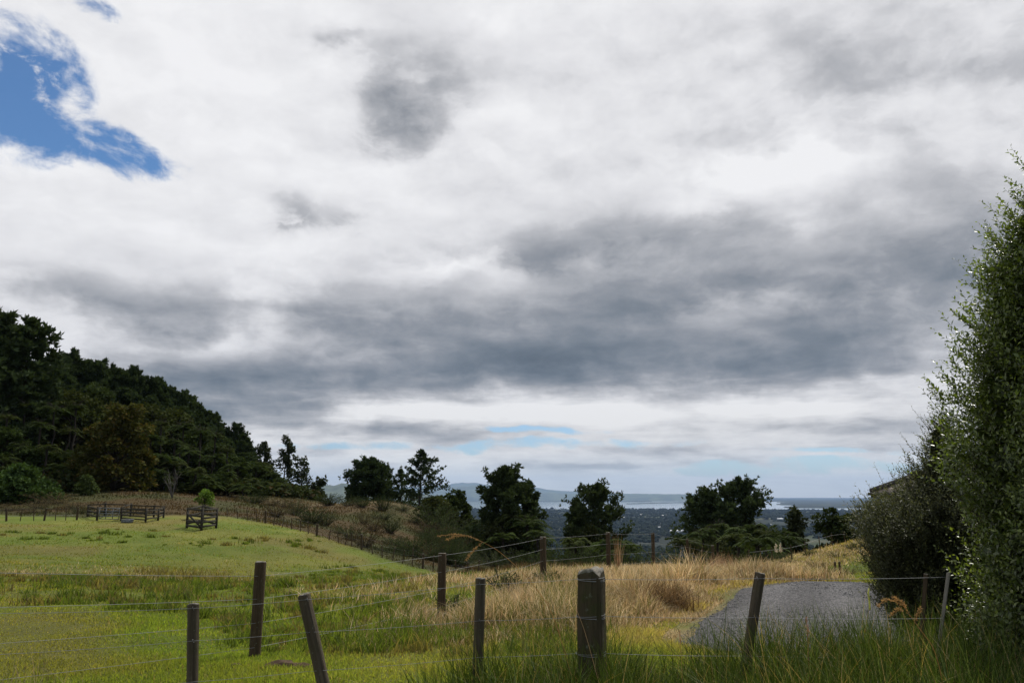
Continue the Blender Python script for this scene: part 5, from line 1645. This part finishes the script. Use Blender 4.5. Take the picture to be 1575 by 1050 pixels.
def seed_stalk(pts, r, heads, label, col=(0.40, 0.25, 0.10)):
    """An arching dry stalk measured along its course; branches carry a narrow seed head."""
    P = np.array([W(*p) for p in pts]); g = gz(P[0][0], P[0][1]); foot = np.array([P[0][0], P[0][1], g])
    P[0] = foot
    root = empty('seed_stalk', foot, 0, label, 'grass stalk', 'arching dry grass stalks')
    tq = np.linspace(0, 1, len(P)); t = np.linspace(0, 1, 24)
    S_ = np.stack([np.interp(t, tq, P[:, j]) for j in range(3)], -1) - foot
    for _ in range(3): S_[1:-1] = (S_[:-2] + 2 * S_[1:-1] + S_[2:]) / 4
    mb = MB(); mb.add(*tube(S_, np.linspace(r, r * .4, 24), 5), col); mb.build('stem', M_STRAW, root)
    qq = np.random.default_rng(int(pts[0][0]))
    for hd in heads:
        Hh = np.array([W(*p) for p in hd]) - foot
        tt = np.linspace(0, 1, 30); H = np.stack([np.interp(tt, np.linspace(0, 1, len(Hh)), Hh[:, j]) for j in range(3)], -1)
        for _ in range(3): H[1:-1] = (H[:-2] + 2 * H[1:-1] + H[2:]) / 4
        mb = MB(); mb.add(*tube(H, r * .6, 4), col)
        m = 110; k = qq.integers(4, 29, m); D = nrm(H[k] - H[k - 1] + .012 * qq.normal(size=(m, 3)))
        mb.add(*leaves(H[k] + qq.normal(0, .002, (m, 3)), D + .12 * qq.normal(size=(m, 3)), rand_dirs(m, qq), r * 5, r * .6, .2, col, qq, .3))
        mb.build('seed_head', M_STRAW, root)


seed_stalk([(905, 1010, 6.0), (850, 935, 6.0), (800, 875, 6.0), (765, 845, 6.0), (744, 834, 6.0)], .0028, [[(744, 834, 6.0), (722, 824, 6.0), (700, 821, 6.0), (672, 824, 6.0)], [(742, 833, 6.0), (728, 846, 6.0), (715, 862, 6.0)], [(720, 823, 6.0), (700, 824, 6.0), (686, 830, 6.0)]], 'arching golden dry grass stalk drooping left above the slim upright post')
seed_stalk([(1470, 1055, 5.0), (1440, 1000, 5.0), (1410, 960, 5.0), (1390, 932, 5.0)], .0032, [[(1390, 932, 5.0), (1375, 922, 5.0), (1360, 922, 5.0), (1349, 932, 5.0)], [(1400, 948, 5.0), (1388, 925, 5.0), (1372, 917, 5.0)], [(1390, 938, 5.0), (1380, 936, 5.0), (1368, 948, 5.0)], [(1406, 955, 5.0), (1413, 942, 5.0), (1416, 934, 5.0)]], 'arching dry grass stalk with forked head in front of the shaded bush')
seed_stalk([(950, 1060, 5.6), (900, 970, 5.6), (880, 920, 5.6), (866, 890, 5.6)], .0018, [[(870, 900, 5.6), (864, 888, 5.6), (858, 876, 5.6)]], 'thin straight dry stalk leaning across the thick strainer post', (0.45, 0.34, 0.2))
seed_stalk([(1050, 1040, 5.6), (1048, 1010, 5.6), (1246, 960, 5.6)][:2] + [(1046, 985, 5.6)], .0018, [[(1047, 990, 5.6), (1046, 980, 5.6), (1045, 968, 5.6)]], 'short straight seed stalk between thick post and right-leaning post', (0.40, 0.24, 0.12))
seed_stalk([(1244, 1030, 5.6), (1243, 1000, 5.6), (1242, 975, 5.6)], .0020, [[(1243, 980, 5.6), (1242, 965, 5.6), (1240, 948, 5.6)]], 'short reddish seed stalk standing before the gravel road', (0.36, 0.18, 0.10))

# weeds at the foot of the middle fence
for k, (px, top, Y, w, lab) in enumerate([(842, 874, 19.4, .34, 'leafy grey green weed at the foot of the middle fence post'), (772, 866, 18.5, .28, 'spindly weed between the middle fence posts'), (793, 872, 17.6, .2, 'thin weed right of the spindly one near the log'), (694, 905, 14.8, .2, 'small weed at the foot of the post left of the slim post')]):
    loc, h = stand(px, top, Y)
    shrub('weed', scrub_meshes(h * .8, w, 600 + k, (0.075, 0.092, 0.042), 26, 26, .055), loc, lab, 'weed', 'weeds along the middle fence', 1.0, 0.0)

# ------------------------------------------------------------------ the two big bushes on the right
def leafy_bush(name, c, zbase, rad, n_shoot, leaf, wleaf, col, alt, altp, mat, label, cat, seed, lump=.12, per=22, up=.9, inner=9000, stem_r=.04, shoot=(.22, .5), rag=1.0):
    """A dense bush of leafy shoots. rad(z, theta) gives its outline radius."""
    q = np.random.default_rng(seed)
    root = empty(name, (c[0], c[1], zbase), 0, label, cat)
    zmax = rad.zmax
    st = MB()
    for k in range(9):
        a = k * 2.399; zt = zmax * q.uniform(.55, .95); rr = rad(zt * .8, a) * .6
        st.add(*tube(limb((.12 * math.cos(a), .12 * math.sin(a), -.1), (rr * math.cos(a), rr * math.sin(a), zt), -.1 * zt, 8), np.linspace(stem_r, stem_r * .2, 8), 6))
    nz = n_shoot * 3
    z = q.uniform(.02, 1, nz) * zmax; th = q.uniform(0, 2 * math.pi, nz)
    R0 = rad(z, th)
    ok = q.random(nz) < R0 / R0.max(); z, th, R0 = z[ok][:n_shoot], th[ok][:n_shoot], R0[ok][:n_shoot]
    n = len(z)
    lm = 1 + lump * (fbm(th * 2.6 + 5, z * 1.1, 3) - .5) * 4
    u = q.uniform(.42, 1.0, n) ** .55
    rr = R0 * lm * u
    P = np.stack([rr * np.cos(th), rr * np.sin(th), z], -1)
    D = nrm(np.stack([np.cos(th), np.sin(th), np.full(n, up)], -1) + .40 * q.normal(size=(n, 3)))
    L = q.uniform(*shoot, n) * (1 + .5 * rag * (q.random(n) < .12))
    lv = MB()
    s = np.linspace(.06, 1, per)
    curve = .10 * L[:, None] * (s[None] ** 2)
    C0 = P[:, None] + D[:, None] * (L[:, None] * s[None])[..., None]; C0[..., 2] += curve
    ph = q.uniform(0, 6.28, n)[:, None] + np.arange(per)[None] * 2.4
    ref = nrm(np.cross(D, q.normal(size=(n, 3)))); ref2 = np.cross(D, ref)
    rad_dir = ref[:, None] * np.cos(ph)[..., None] + ref2[:, None] * np.sin(ph)[..., None]
    LD = nrm(D[:, None] * (.55 + .5 * s[None, :, None]) + rad_dir + .22 * q.normal(size=(n, per, 3)))
    LN = nrm(D[:, None] * .9 - rad_dir * .3 + np.array([0, 0, .6]) + .35 * q.normal(size=(n, per, 3)))
    ll = leaf * q.uniform(.6, 1.25, (n, per)) * (1 - .45 * s[None] ** 4)
    cc = np.asarray(col)
    young = np.repeat((s > .72)[None], n, 0).ravel()
    V, F, k = leaves(C0.reshape(-1, 3), LD.reshape(-1, 3), LN.reshape(-1, 3), ll.ravel(), ll.ravel() * wleaf, .35, cc, q, .30, alt, altp)
    k = k.reshape(-1, 4, 3); k[young] *= np.array([1.45, 1.40, 1.1]); k = k.reshape(-1, 3)
    lv.add(V, F, k)
    # larger, slightly darker leaves filling the inside
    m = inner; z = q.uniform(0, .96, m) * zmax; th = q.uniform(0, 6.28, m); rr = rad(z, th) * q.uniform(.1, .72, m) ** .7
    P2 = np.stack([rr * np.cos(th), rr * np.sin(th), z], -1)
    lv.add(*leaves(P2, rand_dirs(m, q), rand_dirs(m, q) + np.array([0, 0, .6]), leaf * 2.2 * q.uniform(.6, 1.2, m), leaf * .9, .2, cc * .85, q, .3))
    st2 = MB()
    for i in range(0, n):
        if u[i] > .75:
            pass
    T = np.stack([P, P + D * (L * .5)[:, None], P + D * L[:, None] + np.array([0, 0, .1]) * L[:, None]], 1)
    sd = nrm(np.cross(D, q.normal(size=(n, 3))))
    tw = .0018
    Vt = np.stack([T[:, 0] - sd * tw, T[:, 0] + sd * tw, T[:, 1] + sd * tw, T[:, 1] - sd * tw, T[:, 2] + sd * tw * .4, T[:, 2] - sd * tw * .4], 1).reshape(-1, 3)
    o = np.arange(n)[:, None] * 6
    st.add(Vt, [np.concatenate([o + np.array([0, 1, 2, 3]), o + np.array([3, 2, 4, 5])])])
    st.build('stem', M_BARK, root)
    lv.build('foliage', mat, root)
    return root


class Rad:
    def __init__(s, zs, rs, zmax): s.zs, s.rs, s.zmax = zs, rs, zmax
    def __call__(s, z, th): return np.interp(z, s.zs, s.rs) + 0 * np.asarray(th)


# tall bush: silhouette measured at its distance
TY = 6.3; tcx = M(1690 - 787.5, TY)
prof = [(1045, 1462), (960, 1448), (860, 1450), (760, 1446), (690, 1450), (600, 1462), (520, 1488), (455, 1510), (395, 1540), (340, 1570), (300, 1598), (265, 1628), (240, 1660)]
tg = gz(tcx, TY)
zz_ = [W(0, py, TY)[2] - tg for py, _ in prof]; rr_ = [max(.05, M(1690 - px, TY) - .36) for _, px in prof]
tall = Rad([0] + zz_, [rr_[0]] + rr_, zz_[-1])
leafy_bush('tall_bush', (tcx, TY + .3), tg, tall, 5600, .052, .24, (0.088, 0.116, 0.036), (0.15, 0.18, 0.06), .35, M_GLOSSY, 'tall glossy leaved bush rising out of view at the right edge', 'bush', 201, .34, 14, 1.35, 20000, .045, (.14, .34), .7)
GY = 9.2; gcx = M(1445 - 787.5, GY)
prof = [(1000, 1372), (950, 1338), (900, 1314), (850, 1296), (808, 1296), (788, 1318), (774, 1362), (752, 1384), (725, 1408), (690, 1430), (655, 1450)]
gg = gz(gcx, GY)
zz_ = [W(0, py, GY)[2] - gg for py, _ in prof]; rr_ = [max(.05, M(1445 - px, GY) - .08) for _, px in prof]
grey = Rad([0] + [max(.02, v) for v in zz_], [rr_[0]] + rr_, zz_[-1])
leafy_bush('grey_bush', (gcx, GY), gg, grey, 6000, .044, .19, (0.062, 0.070, 0.034), (0.10, 0.105, 0.06), .25, M_OLIVE, 'grey green bush beside the gravel road in front of the house', 'bush', 202, .26, 13, 1.4, 14000, .035, (.13, .30))

# ------------------------------------------------------------------ haze: one box of even air
top = 930.0
mb = MB(); mb.add(*box((0, 20500, (top - 161) / 2), (80000, 47000, top + 161)))
hz_m = bpy.data.materials.new('haze'); hz_m.use_nodes = True
t = hz_m.node_tree; t.nodes.clear()
out = t.nodes.new('ShaderNodeOutputMaterial'); pv = t.nodes.new('ShaderNodeVolumePrincipled')
pv.inputs['Color'].default_value = (0.44, 0.65, 1.0, 1)
pv.inputs['Density'].default_value = HAZE_D
pv.inputs['Anisotropy'].default_value = 0.0
t.links.new(pv.outputs[0], out.inputs['Volume'])
if HAZE_D > 0:
    tag(mb.build('haze', hz_m), kind='stuff')['label'] = 'thin pale blue air haze over the plain and far hills'
